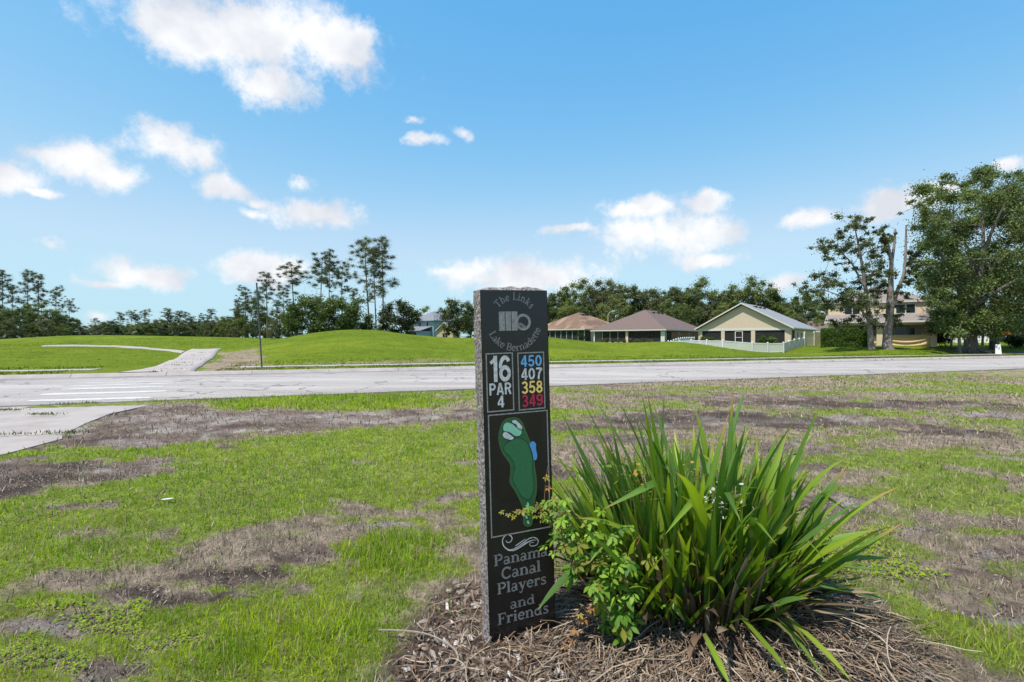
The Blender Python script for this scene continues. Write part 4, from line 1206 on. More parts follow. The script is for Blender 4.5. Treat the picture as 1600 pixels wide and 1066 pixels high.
# big spreading oak, trunk with flared roots
rt = tloc(1517, 50.5)
env = [(1452, 305, 1.3), (1478, 300, 1.3), (1435, 330, .9), (1500, 320, 1.5), (1530, 285, 1.4), (1560, 275, 1.3), (1545, 310, 1.6), (1590, 300, 1.6), (1620, 320, 1.8), (1470, 340, 1.3), (1510, 355, 1.7), (1555, 350, 1.8), (1600, 355, 1.8), (1645, 370, 1.9),
       (1455, 375, 1.2), (1480, 385, 1.6), (1525, 395, 1.8), (1570, 395, 1.8), (1620, 405, 1.8), (1440, 410, 1.1), (1462, 425, 1.5), (1500, 430, 1.8), (1545, 440, 1.8), (1595, 445, 1.8), (1640, 440, 1.8), (1450, 445, .9), (1460, 462, 1.0), (1480, 465, 1.6), (1525, 470, 1.6), (1570, 480, 1.7), (1615, 480, 1.7), (1482, 490, 1.0),
       (1478, 498, .8), (1475, 505, 1.2), (1490, 512, 1.0), (1474, 478, 1.0), (1515, 505, 1.2), (1540, 512, 1.1), (1570, 512, 1.1), (1610, 512, 1.2), (1470, 445, 1.5), (1510, 455, 1.7), (1444, 430, .8), (1422, 322, .5), (1448, 455, .8), (1445, 350, .8), (1470, 470, .7), (1500, 490, 1.2), (1550, 500, 1.2), (1590, 505, 1.2), (1535, 262, .9), (1600, 280, 1.2), (1490, 285, .8), (1476, 405, 1.3), (1500, 300, 1.0)]
C, rr = [], []
for (x, y, q) in env:
    for k in range(4):
        p = np.array(PX(x + rng.uniform(-16, 16), y + rng.uniform(-12, 12), 50.5 + rng.uniform(-5, 5)) - rt); C.append(p); rr.append(q * rng.uniform(.55, .92))
tr = [(np.array([(0, 0, -.3), (0, 0, .15), (.02, 0, .5), (0, .05, 1.4), (-.05, .1, 3.0), (-.1, 0, 4.6)]), [1.25, .85, .58, .5, .47, .44])]
for (x, y, dd) in ((1455, 360, -2), (1490, 320, 2), (1530, 300, 0), (1575, 310, -2), (1610, 340, 2), (1460, 440, 1), (1600, 430, -2), (1540, 380, 4), (1520, 400, -4)):
    e = np.array(PX(x, y, 50.5 + dd) - rt); tr.append((curve((-.1, 0, 4.3), e, rng, .14, 8), np.linspace(.30, .05, 8)))
for k in range(7):                              # surface roots
    a = k * .9 + .3; tr.append((np.array([(0, 0, .45), (math.cos(a) * .6, math.sin(a) * .6, .2), (math.cos(a) * 1.3, math.sin(a) * 1.3, .03), (math.cos(a) * 2.0, math.sin(a) * 2.0, -.1)]), [.25, .2, .13, .05]))
tree_from('spreading_oak', tr, C, rr, 140000, .19, 23, (.125, .17, .05), m_bark, rt, 'biggest oak with flared trunk and wide dense crown at the right edge', extra_br=.05)
rt = tloc(1553, 55.5)
broad('oak_tree', 31, th(300, 55.5, rt.z), 6.6, 42000, .22, (.10, .135, .045), rt, 'dark oak with straight trunk standing right behind the white lawn board', low=.24, nclump=90)
rt = tloc(1500, 49.6)
broad('young_tree', 32, th(463, 49.6, rt.z), 2.5, 7000, .20, (.13, .18, .045), rt, 'young tree with thin pale stem and bright leaves left of the flared oak trunk', low=.36, nclump=40, bark=m_barkp)
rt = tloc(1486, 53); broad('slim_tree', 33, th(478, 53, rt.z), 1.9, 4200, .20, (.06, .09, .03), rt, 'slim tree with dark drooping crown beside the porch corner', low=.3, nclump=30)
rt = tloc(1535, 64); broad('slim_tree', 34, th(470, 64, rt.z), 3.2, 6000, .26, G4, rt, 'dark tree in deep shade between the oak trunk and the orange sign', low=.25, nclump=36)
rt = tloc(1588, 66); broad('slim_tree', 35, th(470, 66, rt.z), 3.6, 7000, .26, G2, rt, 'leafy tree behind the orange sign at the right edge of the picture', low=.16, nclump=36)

# ---- shared kinds for the woods -------------------------------------------------
FAR = Vector((0, 0, 0))
kinds = []
for k, (sd, hg, rd, nl, g) in enumerate(((41, 16, 5.2, 11000, G1), (42, 16, 4.4, 10000, G2), (43, 16, 6.0, 12000, G3), (44, 16, 3.8, 9000, G1), (45, 16, 5.0, 10000, (.125, .135, .062)))):
    kinds.append(dict(seed=sd, h=hg, r=rd, n=nl, g=g, o=None))
pk = [dict(seed=51 + k, o=None) for k in range(4)]


def wood(k, px, d, ytop, label, group, name='broadleaf_tree', wide=1.0, low=.10):
    K = kinds[k]; loc = tloc(px, d); hh = th(ytop, d, loc.z); s = hh / 16.0
    if K['o'] is None:
        K['o'] = broad(name, K['seed'], 16, K['r'], K['n'] * 2, .36, K['g'], loc, label, group, low=low, nclump=70, lump=.27); o = K['o']; o.scale = (s * wide, s * wide, s)
    else:
        o = copy_tree(K['o'], loc, rs.uniform(0, 6.28), (s * wide, s * wide, s), label, group); o.name = name
    return o


def pinet(k, px, d, ytop, label, group=None, lean=0.0, wide=1.0):
    K = pk[k % 4]; loc = tloc(px, d); hh = th(ytop, d, loc.z); s = hh / 22.0
    if K['o'] is None:
        K['o'] = pine('pine_tree', K['seed'], 22, GP, loc, label, group, crown=(.5, .38, .6, .45)[k % 4], spread=(.15, .19, .12, .17)[k % 4], nb=(24, 20, 28, 22)[k % 4]); o = K['o']; o.scale = (s * wide, s * wide, s)
    else:
        o = copy_tree(K['o'], loc, rs.uniform(0, 6.28), (s * wide, s * wide, s), label, group); o.name = 'pine_tree'
    o.rotation_euler = (0, lean, o.rotation_euler.z if o is not K['o'] else 0)
    return o


rs = random.Random(9)
# tall pines behind the central mound
for i, (x, y, k, ln, lb, wd) in enumerate((
        (418, 430, 0, -.02, 'pine just right of the leaning metal pole', 1.0), (462, 414, 1, -.06, 'broad flat topped pine with bare forked trunk between the pole and the round bush', 1.15),
        (498, 404, 1, -.05, 'broad crowned pine rising behind the round bush', 1.0), (514, 398, 0, -.01, 'narrow pine directly above the round green bush', .85), (536, 419, 3, -.01, 'shorter pine right of the round green bush', .9),
        (579, 381, 3, -.07, 'tall leaning pine, left one of the three tallest', 1.0), (588, 391, 2, -.04, 'middle one of the three tallest pines', .9), (598, 374, 2, -.02, 'tallest pine of all, right one of the three', 1.0))):
    pinet(k, x, 106 + 3 * (i % 3), y, lb, 'tall pines behind the mound', ln, wd)
for i, (x, y, k, d) in enumerate(((440, 452, 3, 118), (430, 470, 2, 112), (405, 455, 2, 122), (382, 452, 3, 126), (372, 470, 0, 128), (552, 452, 2, 115))):
    pinet(k, x, d, y, 'half grown pine ' + ('right of the round green clump' if x > 500 else 'just right of the metal pole' if x > 410 else 'just left of the metal pole') + ' behind the mound', 'half grown pines behind the mound', rs.uniform(-.04, .04), 1.0)
# thicket and round trees behind the mound
rt = tloc(487, 92); broad('round_tree', 61, th(462, 92, rt.z), 5.2, 17000, .34, (.085, .125, .028), rt, 'rounded dense green tree, left half of the clump under the pines', low=.02, nclump=80)
rt = tloc(528, 94); broad('round_tree', 62, th(459, 94, rt.z), 4.6, 14000, .34, (.098, .14, .032), rt, 'rounded bright green tree, right half of the clump under the pines', low=.02, nclump=70)
rt = tloc(556, 100); broad('round_tree', 63, th(487, 100, rt.z), 3.6, 8000, .34, G2, rt, 'low dark bush tree between the round clump and the three tall pines', low=.02, nclump=46)
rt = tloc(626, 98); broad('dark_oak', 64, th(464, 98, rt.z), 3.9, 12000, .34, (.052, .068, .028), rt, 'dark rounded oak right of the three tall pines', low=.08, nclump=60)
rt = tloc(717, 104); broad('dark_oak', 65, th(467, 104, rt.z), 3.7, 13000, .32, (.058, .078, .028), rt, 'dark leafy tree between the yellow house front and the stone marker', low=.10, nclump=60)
for x, y, d, k in ((350, 492, 140, 0), (372, 482, 135, 1), (395, 470, 130, 2), (412, 488, 122, 3), (436, 482, 124, 0), (330, 500, 150, 4), (455, 496, 125, 1), (360, 500, 130, 2), (600, 500, 125, 4), (575, 496, 128, 1), (430, 500, 110, 4), (400, 500, 112, 1), (642, 505, 130, 3), (465, 500, 105, 4), (385, 505, 118, 3), (420, 508, 114, 2), (448, 506, 112, 0), (340, 508, 140, 3), (365, 510, 126, 4), (318, 506, 155, 1), (590, 508, 118, 0), (610, 506, 120, 2), (545, 505, 115, 1)):
    where = 'left of the metal pole' if x < 398 else 'between the metal pole and the round green clump' if x < 480 else 'under the three tallest pines' if x < 605 else 'beside the dark rounded oak'
    wood(k, x, d, y, ('low ' if y > 499 else 'taller ') + 'thicket tree behind the mound ' + where, 'thicket behind the mounds', wide=1.1, low=.03)
for x, y, d, k in ((664, 483, 175, 2), (702, 476, 178, 0), (735, 474, 170, 1), (650, 492, 170, 4)):
    wood(k, x, d, y, 'far tree top showing over the blue grey house', 'trees behind the blue house', wide=1.1)
# wood on the left
for i, (x, y, k, lb) in enumerate(((4, 428, 0, 'leftmost tall pine, cut by the picture edge'), (44, 425, 2, 'tallest pine of the left wood, twin with the next'), (60, 432, 0, 'second tallest pine of the left wood, right of its twin'), (20, 447, 2, 'thin pine between the leftmost pine and the tall twins'),
                                  (88, 452, 3, 'pine with open crown on the right shoulder of the left wood'), (108, 470, 1, 'lowest pine at the right end of the left wood'), (-20, 440, 1, 'pine beyond the left picture edge'))):
    pinet(k, x, 128 + 4 * (i % 3), y, lb, 'pines of the left wood', 0, .85)
for x, y, d, k in ((0, 470, 118, 1), (22, 478, 112, 0), (45, 474, 120, 3), (64, 476, 116, 2), (86, 482, 120, 1), (105, 490, 122, 0), (120, 500, 126, 4), (-18, 475, 115, 2), (12, 498, 100, 4), (52, 502, 104, 0), (80, 506, 108, 3), (-5, 488, 104, 3), (34, 490, 106, 1), (100, 508, 112, 2), (128, 510, 128, 1), (70, 495, 112, 4)):
    where = 'at the left picture edge' if x < 15 else 'under the tall twin pines' if x < 75 else 'at the right end of the left wood'
    wood(k, x, d, y, ('low front ' if y > 487 else 'taller back ') + 'broadleaf tree ' + where, 'lower storey of the left wood', wide=1.15, low=.03)
# far tree line across the course
for i in range(34):
    x = 130 + i * 7.4 + rs.uniform(-3, 3); d = rs.uniform(235, 300); y = rs.uniform(500, 510) if i % 2 else rs.uniform(497, 514)
    wood(rs.randrange(5), x, d, y, 'tree in the distant tree line ' + ('beyond the left mound' if x < 230 else 'above the cart path' if x < 320 else 'right of the cart path'), 'distant tree line', wide=1.5, low=.02)
for i in range(13):
    x = (188, 205, 212, 226, 262, 268, 280, 290, 300, 318, 330, 150, 170)[i]; pinet(i, x, 265, (490, 487, 492, 486, 484, 489, 487, 489, 496, 492, 484, 499, 503)[i], 'small pine sticking out of the distant tree line ' + ('left of the cart path' if x < 240 else 'above the cart path' if x < 310 else 'right of the cart path'), 'distant pines', 0, 1.3)
# wood behind the houses
back = [(850, 462, 0, 150), (866, 452, 1, 148), (886, 446, 3, 150), (905, 444, 2, 155), (930, 438, 4, 152), (952, 436, 4, 150), (975, 440, 0, 154), (996, 446, 3, 150), (1016, 452, 4, 150), (1033, 446, 0, 156), (1058, 441, 1, 150), (1076, 448, 3, 154), (1096, 441, 2, 148), (1118, 456, 1, 152),
        (1136, 452, 3, 156), (1156, 440, 0, 150), (1180, 440, 2, 152), (1200, 448, 3, 150), (1218, 456, 1, 150), (1240, 462, 0, 148), (1258, 452, 3, 140), (1275, 462, 1, 138), (1296, 470, 0, 132), (920, 470, 1, 140), (960, 468, 2, 138), (1070, 474, 0, 138), (1130, 478, 2, 140), (1100, 470, 4, 142), (1225, 482, 2, 128), (1250, 490, 4, 120),
        (890, 472, 2, 140), (1010, 478, 1, 140), (1165, 480, 4, 140), (1195, 478, 1, 138), (830, 470, 1, 155), (810, 478, 0, 155), (790, 486, 2, 160), (1040, 476, 2, 142), (1275, 500, 2, 118), (1310, 480, 1, 125), (1330, 500, 2, 120)]
for x, y, k, d in back:
    where = ('half hidden by the stone marker' if x < 862 else 'above the terracotta roof' if x < 958 else 'above the big brown roof' if x < 1095 else 'above the cream gable house' if x < 1215 else 'between the cream house and the clipped hedge' if x < 1290 else 'behind the clipped hedge')
    row = 'lower front row broadleaf tree' if y > 465 else 'tall broadleaf tree'
    if d == 150 and y < 442: row = 'tallest broadleaf tree crown'
    wood(k, x, d, y, row + ' of the wood ' + where, 'wood behind the houses', wide=rs.uniform(.95, 1.2), low=.05)
for x, y, d, k in ((1400, 480, 110, 0), (1440, 470, 105, 1), (1480, 480, 100, 2), (1520, 470, 110, 3), (1560, 480, 105, 4), (1600, 470, 100, 0), (1640, 470, 95, 1), (1360, 485, 118, 3), (1470, 500, 92, 4), (1580, 500, 90, 2)):
    wood(k, x, d, y, 'broadleaf tree in the background behind the beige house and oaks', 'background behind the oaks', wide=1.2, low=.03)

# ---- hedge and shrubs --------------------------------------------------------------
m_hedge = leafmat('hedge_foliage', .25, .6, .15, objvar=.1)


def box_hedge(name, px0, px1, d, hgt, depth, label, base, n):
    rng = np.random.RandomState(7); x0 = (px0 - 800) / F * d; x1 = (px1 - 800) / F * d; ca = R(-31)
    root = empty(name, (x0, d, h1(x0, d) - .05), ca); lab(root, label, 'hedge')
    Ln = (x1 - x0) / math.cos(ca) * .86
    face = rng.randint(0, 6, n); P = rng.rand(n, 3) * np.array([Ln, depth, hgt])
    P[face == 0, 1] = 0; P[face == 1, 1] = 0; P[face == 2, 2] = hgt; P[face == 3, 0] = Ln; P[face == 4, 0] = 0; P[face == 5, 2] = hgt
    bump = (fbm(P[:, 0] * 2.5 + P[:, 2], P[:, 2] * 2.5 + P[:, 1] * 2, 3) - .5) * .28
    P += rng.normal(size=(n, 3)) * .05 + bump[:, None] * np.array([0, -1, .6])
    nr = np.zeros((n, 3)); nr[face < 2, 1] = -1; nr[(face == 2) | (face == 5), 2] = 1; nr[face == 3, 0] = 1; nr[face == 4, 0] = -1
    nr += rng.normal(size=(n, 3)) * .7; nr /= np.linalg.norm(nr, axis=1, keepdims=True)
    t = np.cross(nr, rng.normal(size=(n, 3))); t /= np.linalg.norm(t, axis=1, keepdims=True); b = np.cross(nr, t); s = .13 * rng.uniform(.6, 1.3, n)
    a = t * s[:, None] * .5; w = b * s[:, None] * .3
    V = np.stack([P - a, P + w, P + a, P - w], 1).reshape(-1, 3); col = np.repeat(np.asarray(base)[None] * rng.uniform(.6, 1.4, n)[:, None], 4, 0)
    obj('foliage', np_mesh('foliage', V, [np.arange(4 * n).reshape(-1, 4)], m_hedge, col), root)
    mb = MB(); mb.box(.12, Ln - .12, .12, depth - .1, .0, hgt - .14); mb.build('dark_core', surf('dark_core_fill', (.02, .022, .014), .95), root)  # solid near-black box filling the inside of the leaf shell


box_hedge('clipped_hedge', 1284, 1345, 54.2, 2.02, 2.4, 'clipped boxy dark green hedge left of the beige two storey house', (.075, .13, .022), 18000)


def shrub(px, d, w, hgt, base, label, group=None, n=2600, seed=1, z=None, py=None, leaf=.14, name='shrub'):
    rng = np.random.RandomState(seed); x = (px - 800) / F * d; zz = h1(x, d) if z is None else z
    C = []; r = []
    for k in range(16):
        g = rng.normal(size=3); g /= np.linalg.norm(g); q = rng.rand() ** .4 * .68
        C.append(np.array([g[0] * w * q, g[1] * w * q, hgt * (.5 + .40 * g[2] * q * 1.3)])); r.append(w * rng.uniform(.28, .45))
    rng2 = np.random.RandomState(seed + 3)
    stems = [(curve((0, 0, -.1), c, rng2, .1, 4), np.linspace(.03, .01, 4)) for c in C[:7]]
    tv, tf = cat([tube_np(p, q, 4) for p, q in stems]); lv, lf, lc = leaves(C, r, n, leaf, rng, base, .8)
    root = empty(name, (x, d, zz)); lab(root, label, 'shrub', group)
    obj('stems', np_mesh('stems', tv, [tf], m_bark), root); obj('foliage', np_mesh('foliage', lv, [lf], m_hedge, lc), root)


GB = (.075, .125, .016)
shrub(1100, 92.5, 1.0, 1.3, GB, 'rounded bright shrub at the left column of the cream house', seed=2, z=1.0)
shrub(1109, 92.0, .9, 1.25, GB, 'rounded bright shrub, second from the left column of the cream house', seed=3, z=1.0)
shrub(1120, 90.5, .7, .7, (.13, .14, .03), 'low yellowish shrub beside the bright shrubs of the cream house', seed=4, z=1.0, n=1200)
shrub(1192, 88, .95, 1.2, GB, 'left of the two rounded shrubs right of the screen door', seed=5, z=1.0)
shrub(1206, 87, .95, 1.25, (.10, .16, .035), 'paler right one of the two rounded shrubs by the porch', seed=6, z=1.0)
shrub(909, 116, 1.4, 2.3, (.03, .055, .014), 'dark shrub at the corner of the terracotta roofed house', seed=8, z=1.1)
for i, x in enumerate((940, 948, 957, 966, 975, 985, 995, 1006, 1016)):
    shrub(x, 92 + (i % 3), .75, .8 + .25 * (i % 2), ((.12, .10, .045), (.085, .095, .03), (.13, .085, .06))[i % 3], 'low mixed bedding plant in front of the dark lanai screens', 'bedding row before the lanai', 700, 20 + i, name='bedding_plant')
for i, (x, y, d) in enumerate(((1478, 520, 57), (1470, 524, 58))):
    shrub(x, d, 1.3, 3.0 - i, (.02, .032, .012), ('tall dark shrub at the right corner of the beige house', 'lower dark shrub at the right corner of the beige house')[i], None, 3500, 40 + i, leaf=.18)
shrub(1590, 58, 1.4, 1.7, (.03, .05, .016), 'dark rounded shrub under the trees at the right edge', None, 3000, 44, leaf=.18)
# ------------------------------------------------------------------ stone hole marker
def granite(name, lo, hi, rough, sc, bump=0.0, p0=.42, p1=.62, spec=.5):
    m, t, N, L, o = nt(name)
    b = N('ShaderNodeBsdfPrincipled'); b.inputs['Roughness'].default_value = rough; b.inputs['Specular IOR Level'].default_value = spec; L(b.outputs[0], o.inputs[0])
    tc = N('ShaderNodeTexCoord'); n = N('ShaderNodeTexNoise'); n.inputs['Scale'].default_value = sc; n.inputs['Detail'].default_value = 4; n.inputs['Roughness'].default_value = .7; L(tc.outputs['Object'], n.inputs['Vector'])
    cr = N('ShaderNodeValToRGB'); cr.color_ramp.elements[0].position = p0; cr.color_ramp.elements[1].position = p1; cr.color_ramp.elements[0].color = (*lo, 1); cr.color_ramp.elements[1].color = (*hi, 1)
    L(n.outputs['Fac'], cr.inputs[0])
    # dust and lime streaks
    n2 = N('ShaderNodeTexNoise'); n2.inputs['Scale'].default_value = 9; n2.inputs['Detail'].default_value = 8; n2.inputs['Roughness'].default_value = .7
    mp = N('ShaderNodeMapping'); mp.inputs['Scale'].default_value = (1.6, 1.6, .7); L(tc.outputs['Object'], mp.inputs[0]); L(mp.outputs[0], n2.inputs['Vector'])
    mr = N('ShaderNodeMapRange'); L(n2.outputs['Fac'], mr.inputs[0]); mr.inputs['From Min'].default_value = .5; mr.inputs['From Max'].default_value = .8; mr.inputs['To Min'].default_value = 0; mr.inputs['To Max'].default_value = .14 if rough > .5 else .05
    mx = N('ShaderNodeMix'); mx.data_type = 'RGBA'; L(mr.outputs[0], mx.inputs['Factor']); L(cr.outputs[0], mx.inputs['A']); mx.inputs['B'].default_value = (.16, .15, .145, 1)
    L(mx.outputs['Result'], b.inputs['Base Color'])
    mr2 = N('ShaderNodeMapRange'); L(n2.outputs['Fac'], mr2.inputs[0]); mr2.inputs['From Min'].default_value = .3; mr2.inputs['From Max'].default_value = .75; mr2.inputs['To Min'].default_value = rough; mr2.inputs['To Max'].default_value = min(1, rough + .16)
    L(mr2.outputs[0], b.inputs['Roughness'])
    if bump:
        bp = N('ShaderNodeBump'); bp.inputs['Strength'].default_value = bump; bp.inputs['Distance'].default_value = .01; L(n.outputs['Fac'], bp.inputs['Height']); L(bp.outputs[0], b.inputs['Normal'])
    return m


m_pol = granite('polished_black_granite', (.004, .0042, .0055), (.013, .0135, .0155), .14, 260)
m_rock = granite('rough_grey_granite', (.07, .06, .058), (.36, .32, .31), .9, 85, 1.0, .40, .60, .3)
def ink(name, c, rough=.7): return surf(name, c, rough, .38 if 'grey' in name or 'white' in name else .12, 70, spec=.3)
m_etch = ink('etched_grey', (.23, .23, .235)); m_etchd = ink('etched_worn_grey', (.16, .16, .165))
m_name = ink('etched_name_grey', (.19, .19, .195)); m_iw = ink('white_ink', (.50, .50, .52)); m_ib = ink('blue_ink', (.13, .35, .62)); m_iy = ink('yellow_ink', (.80, .55, .17)); m_ir = ink('red_ink', (.42, .025, .075))
m_gd = ink('dark_green_ink', (.028, .105, .040)); m_gf = ink('fairway_green_ink', (.032, .135, .055)); m_gl = ink('pale_green_ink', (.22, .50, .36)); m_iblu = ink('pond_blue_ink', (.09, .27, .58)); m_gline = ink('deep_green_line', (.010, .03, .014))

TILT = R(1.66)
SW, SH, SD = .3225, 1.575, .092
st0 = Vector((-.096, 2.264, 0.0))
stone = empty('stone_hole_marker', st0, RA)
stone.rotation_euler = (Matrix.Rotation(RA, 3, 'Z') @ Matrix.Rotation(-TILT, 3, 'Y')).to_euler()
lab(stone, 'upright black granite golf hole marker with etched lettering and rough sides', 'stone marker')
# local axes: x along the face, y into the stone, z up; face is the plane y = 0
STM = Matrix.Translation(st0) @ stone.rotation_euler.to_matrix().to_4x4()
STI = STM.inverted()


def face(px, py):
    o = STI @ Vector((0, 0, EYE)); q = STI @ PX(px, py, 1.0); d = q - o; t = -o.y / d.y; p = o + d * t
    return p.x, p.z


def rough_slab():
    """body with pitched, broken edges all round the polished face"""
    nz, ny, nx = 110, 7, 22; rng = np.random.RandomState(3); V = []; Fq = []
    def nz_(a, b, s, amp): return float((fbm(np.array([a]), np.array([b]), s, 4, .6)[0] - .5) * amp)
    per = []                                     # perimeter walk of the body cross-section, back of the face
    ring = []
    def grid(nu, nv, fn):
        b = len(V)
        for i in range(nu + 1):
            for j in range(nv + 1): V.append(fn(i / nu, j / nv))
        for i in range(nu):
            for j in range(nv): Fq.append((b + i * (nv + 1) + j, b + (i + 1) * (nv + 1) + j, b + (i + 1) * (nv + 1) + j + 1, b + i * (nv + 1) + j + 1))
    z0 = -.25; topz = SH
    def bulge(t): return math.sin(max(0, min(1, t)) * math.pi) ** .5
    def left(u, t):
        z = z0 + (topz - z0) * u; k = bulge(t); return (-.002 - k * (.009 + nz_(z * 26, t * 4, 1, .018)) - nz_(z * 6, 1, 2, .006) * k - .012 * max(0, (z - topz + .05) / .05) * 0, .0008 + SD * t, z)
    def right(u, t):
        z = z0 + (topz - z0) * u; k = bulge(t); return (SW + .002 + k * (.008 + nz_(z * 26, t * 4, 5, .018)), .0008 + SD * t, z)
    def top(u, t):
        x = -.002 + (SW + .004) * u; k = bulge(t); e = min(1, 6 * u, 6 * (1 - u)) ** .6
        return (x, .0008 + SD * t, topz + k * e * (.018 + nz_(x * 26, t * 4, 8, .026)) + nz_(x * 9, 3, 9, .008) * k * e)
    def back(u, w):
        z = z0 + (topz - z0) * u; x = -.002 + (SW + .004) * w; return (x, .0008 + SD + nz_(z * 12, x * 12, 11, .006) * (0 if u in (0, 1) or w in (0, 1) else 1), z)
    grid(nz, ny, left); grid(nz, ny, right); grid(nx, ny, top); grid(nz // 2, nx, back)
    mb = MB(); mb.v = V; mb.f = Fq
    o = mb.build('rough_body', m_rock, stone); return o


body = rough_slab()
mb = MB(); mb.box(0, SW, 0, .0006, -.25, SH); mb.build('polished_face', m_pol, stone)
LIFT = [0.0006]


def flat_poly(pts, name, mat, parent=stone, lift=None, depth=.0008):
    z = lift if lift is not None else .0010
    mb = MB(); mb.slab([(p[0], -z, p[1]) for p in pts], (0, z - .0002, 0)); return mb.build(name, mat, parent)


def stroke_mesh(mb, pts, w, y):
    """flat band along a polyline in the face plane"""
    P = np.asarray(pts, float); n = len(P); T = np.gradient(P, axis=0); T /= np.maximum(np.linalg.norm(T, axis=1, keepdims=True), 1e-9)
    Nn = np.stack([-T[:, 1], T[:, 0]], 1); ww = np.broadcast_to(np.asarray(w, float), (n,))[:, None] * .5
    A = P + Nn * ww; B = P - Nn * ww
    vs = [(a[0], y, a[1]) for a in A] + [(b[0], y, b[1]) for b in B]
    mb.add(vs, [(i, i + 1, n + i + 1, n + i) for i in range(n - 1)])


# a small serif alphabet: ('l',x0,y0,x1,y1,w) lines, ('a',cx,cy,rx,ry,a0,a1,w) arcs, ('s',x,y,w) serif bars
T_, N_ = .135, .065
ST = lambda x, top: [('l', x, 0, x, top, T_), ('s', x, .022, .27)]
TS = lambda x, top: [('l', x - .13, top - .03, x, top - .022, .05)]
GL = {
    'T': (.66, [('l', .33, 0, .33, .68, T_), ('l', .03, .665, .63, .665, .07), ('s', .33, .022, .3), ('l', .05, .52, .05, .68, .05), ('l', .61, .52, .61, .68, .05)]),
    'h': (.60, ST(.13, .7) + TS(.13, .7) + [('a', .29, .29, .16, .17, 0, 170, .085), ('l', .45, 0, .45, .32, T_), ('s', .45, .022, .24)]),
    'e': (.50, [('a', .25, .24, .19, .215, 5, 320, .105), ('l', .08, .255, .44, .255, N_)]),
    'L': (.60, ST(.15, .7) + [('s', .15, .678, .27), ('l', .1, .028, .56, .028, .06), ('l', .545, 0, .545, .17, .05)]),
    'i': (.30, ST(.14, .47) + TS(.14, .47) + [('l', .14, .565, .14, .685, .13)]),
    'n': (.62, ST(.14, .47) + TS(.14, .47) + [('a', .30, .29, .17, .17, 0, 170, .085), ('l', .47, 0, .47, .32, T_), ('s', .47, .022, .25)]),
    'k': (.60, ST(.14, .7) + TS(.14, .7) + [('l', .18, .18, .43, .44, N_), ('s', .43, .45, .2), ('l', .26, .28, .47, .03, T_), ('s', .49, .022, .2)]),
    's': (.43, [('a', .22, .355, .135, .10, 30, 250, .085), ('l', .15, .29, .30, .19, .12), ('a', .21, .12, .145, .105, -150, 60, .085), ('l', .35, .36, .35, .47, .045), ('l', .07, 0, .07, .12, .045)]),
    'a': (.50, [('a', .19, .13, .13, .12, 0, 360, .085), ('l', .35, .03, .35, .34, T_), ('a', .22, .34, .14, .125, -5, 160, .075), ('l', .35, .03, .47, .03, .06)]),
    'B': (.64, ST(.15, .7) + [('s', .15, .678, .27), ('a', .30, .525, .19, .155, -90, 90, .11), ('a', .32, .19, .23, .168, -90, 90, .115), ('l', .15, .675, .3, .675, .055), ('l', .15, .36, .32, .36, .055), ('l', .15, .025, .32, .025, .055)]),
    'r': (.46, ST(.14, .47) + TS(.14, .47) + [('a', .32, .27, .16, .18, 60, 165, .085), ('l', .37, .34, .37, .46, .12)]),
    'd': (.60, [('a', .25, .235, .18, .205, 0, 360, .10), ('l', .43, 0, .43, .7, T_), ('l', .30, .678, .43, .678, .05), ('l', .43, .025, .56, .025, .05)]),
    't': (.36, [('l', .16, .06, .16, .62, .12), ('l', .02, .44, .33, .44, .065), ('a', .25, .10, .09, .08, 180, 320, .07)]),
    'P': (.62, ST(.15, .7) + [('s', .15, .678, .27), ('a', .31, .505, .22, .175, -90, 90, .115), ('l', .15, .675, .31, .675, .055), ('l', .15, .335, .31, .335, .055)]),
    'm': (.92, ST(.14, .47) + TS(.14, .47) + [('a', .30, .29, .16, .17, 0, 170, .085), ('l', .46, 0, .46, .32, T_), ('s', .46, .022, .22), ('a', .62, .29, .16, .17, 0, 170, .085), ('l', .78, 0, .78, .32, T_), ('s', .78, .022, .24)]),
    'C': (.66, [('a', .35, .35, .27, .32, 45, 315, .115), ('l', .58, .48, .58, .69, .05), ('l', .58, .06, .55, .2, .04)]),
    'l': (.30, ST(.14, .7) + TS(.14, .7)),
    'y': (.56, [('l', .12, .45, .29, .05, T_), ('l', .45, .45, .22, -.14, N_), ('s', .12, .45, .24), ('s', .45, .45, .2), ('a', .16, -.14, .07, .06, 150, 360, .06)]),
    'F': (.58, ST(.15, .7) + [('s', .15, .678, .27), ('l', .1, .67, .53, .67, .06), ('l', .52, .53, .52, .7, .05), ('l', .15, .36, .40, .36, .06), ('l', .40, .28, .40, .45, .045)]),
    ' ': (.30, []),
}


def glyph(mb, ch, f, y, k0, G=None):
    """f maps glyph coordinates (x,y) to the face plane; k0 keeps strokes from lying in one plane"""
    k = k0
    for e in (G or GL)[ch][1]:
        if e[0] == 'l': pts = [(e[1] + (e[3] - e[1]) * t, e[2] + (e[4] - e[2]) * t) for t in (0, .33, .67, 1)]; w = e[5]
        elif e[0] == 's': pts = [(e[1] - e[3] / 2 + e[3] * t, e[2]) for t in (0, .5, 1)]; w = .05
        else:
            a0, a1 = R(e[5]), R(e[6]); pts = [(e[1] + e[3] * math.cos(a0 + (a1 - a0) * t / 14), e[2] + e[4] * math.sin(a0 + (a1 - a0) * t / 14)) for t in range(15)]; w = e[7]
        P = np.asarray(pts, float); n = len(P); T = np.gradient(P, axis=0); T /= np.maximum(np.linalg.norm(T, axis=1, keepdims=True), 1e-9)
        Nn = np.stack([-T[:, 1], T[:, 0]], 1)
        A = [f(*q) for q in P + Nn * w / 2]; B = [f(*q) for q in P - Nn * w / 2]
        yy = y - .00003 * k; k += 1
        mb.add([(a[0], yy, a[1]) for a in A] + [(b_[0], yy, b_[1]) for b_ in B], [(i, i + 1, n + i + 1, n + i) for i in range(n - 1)])
    return k


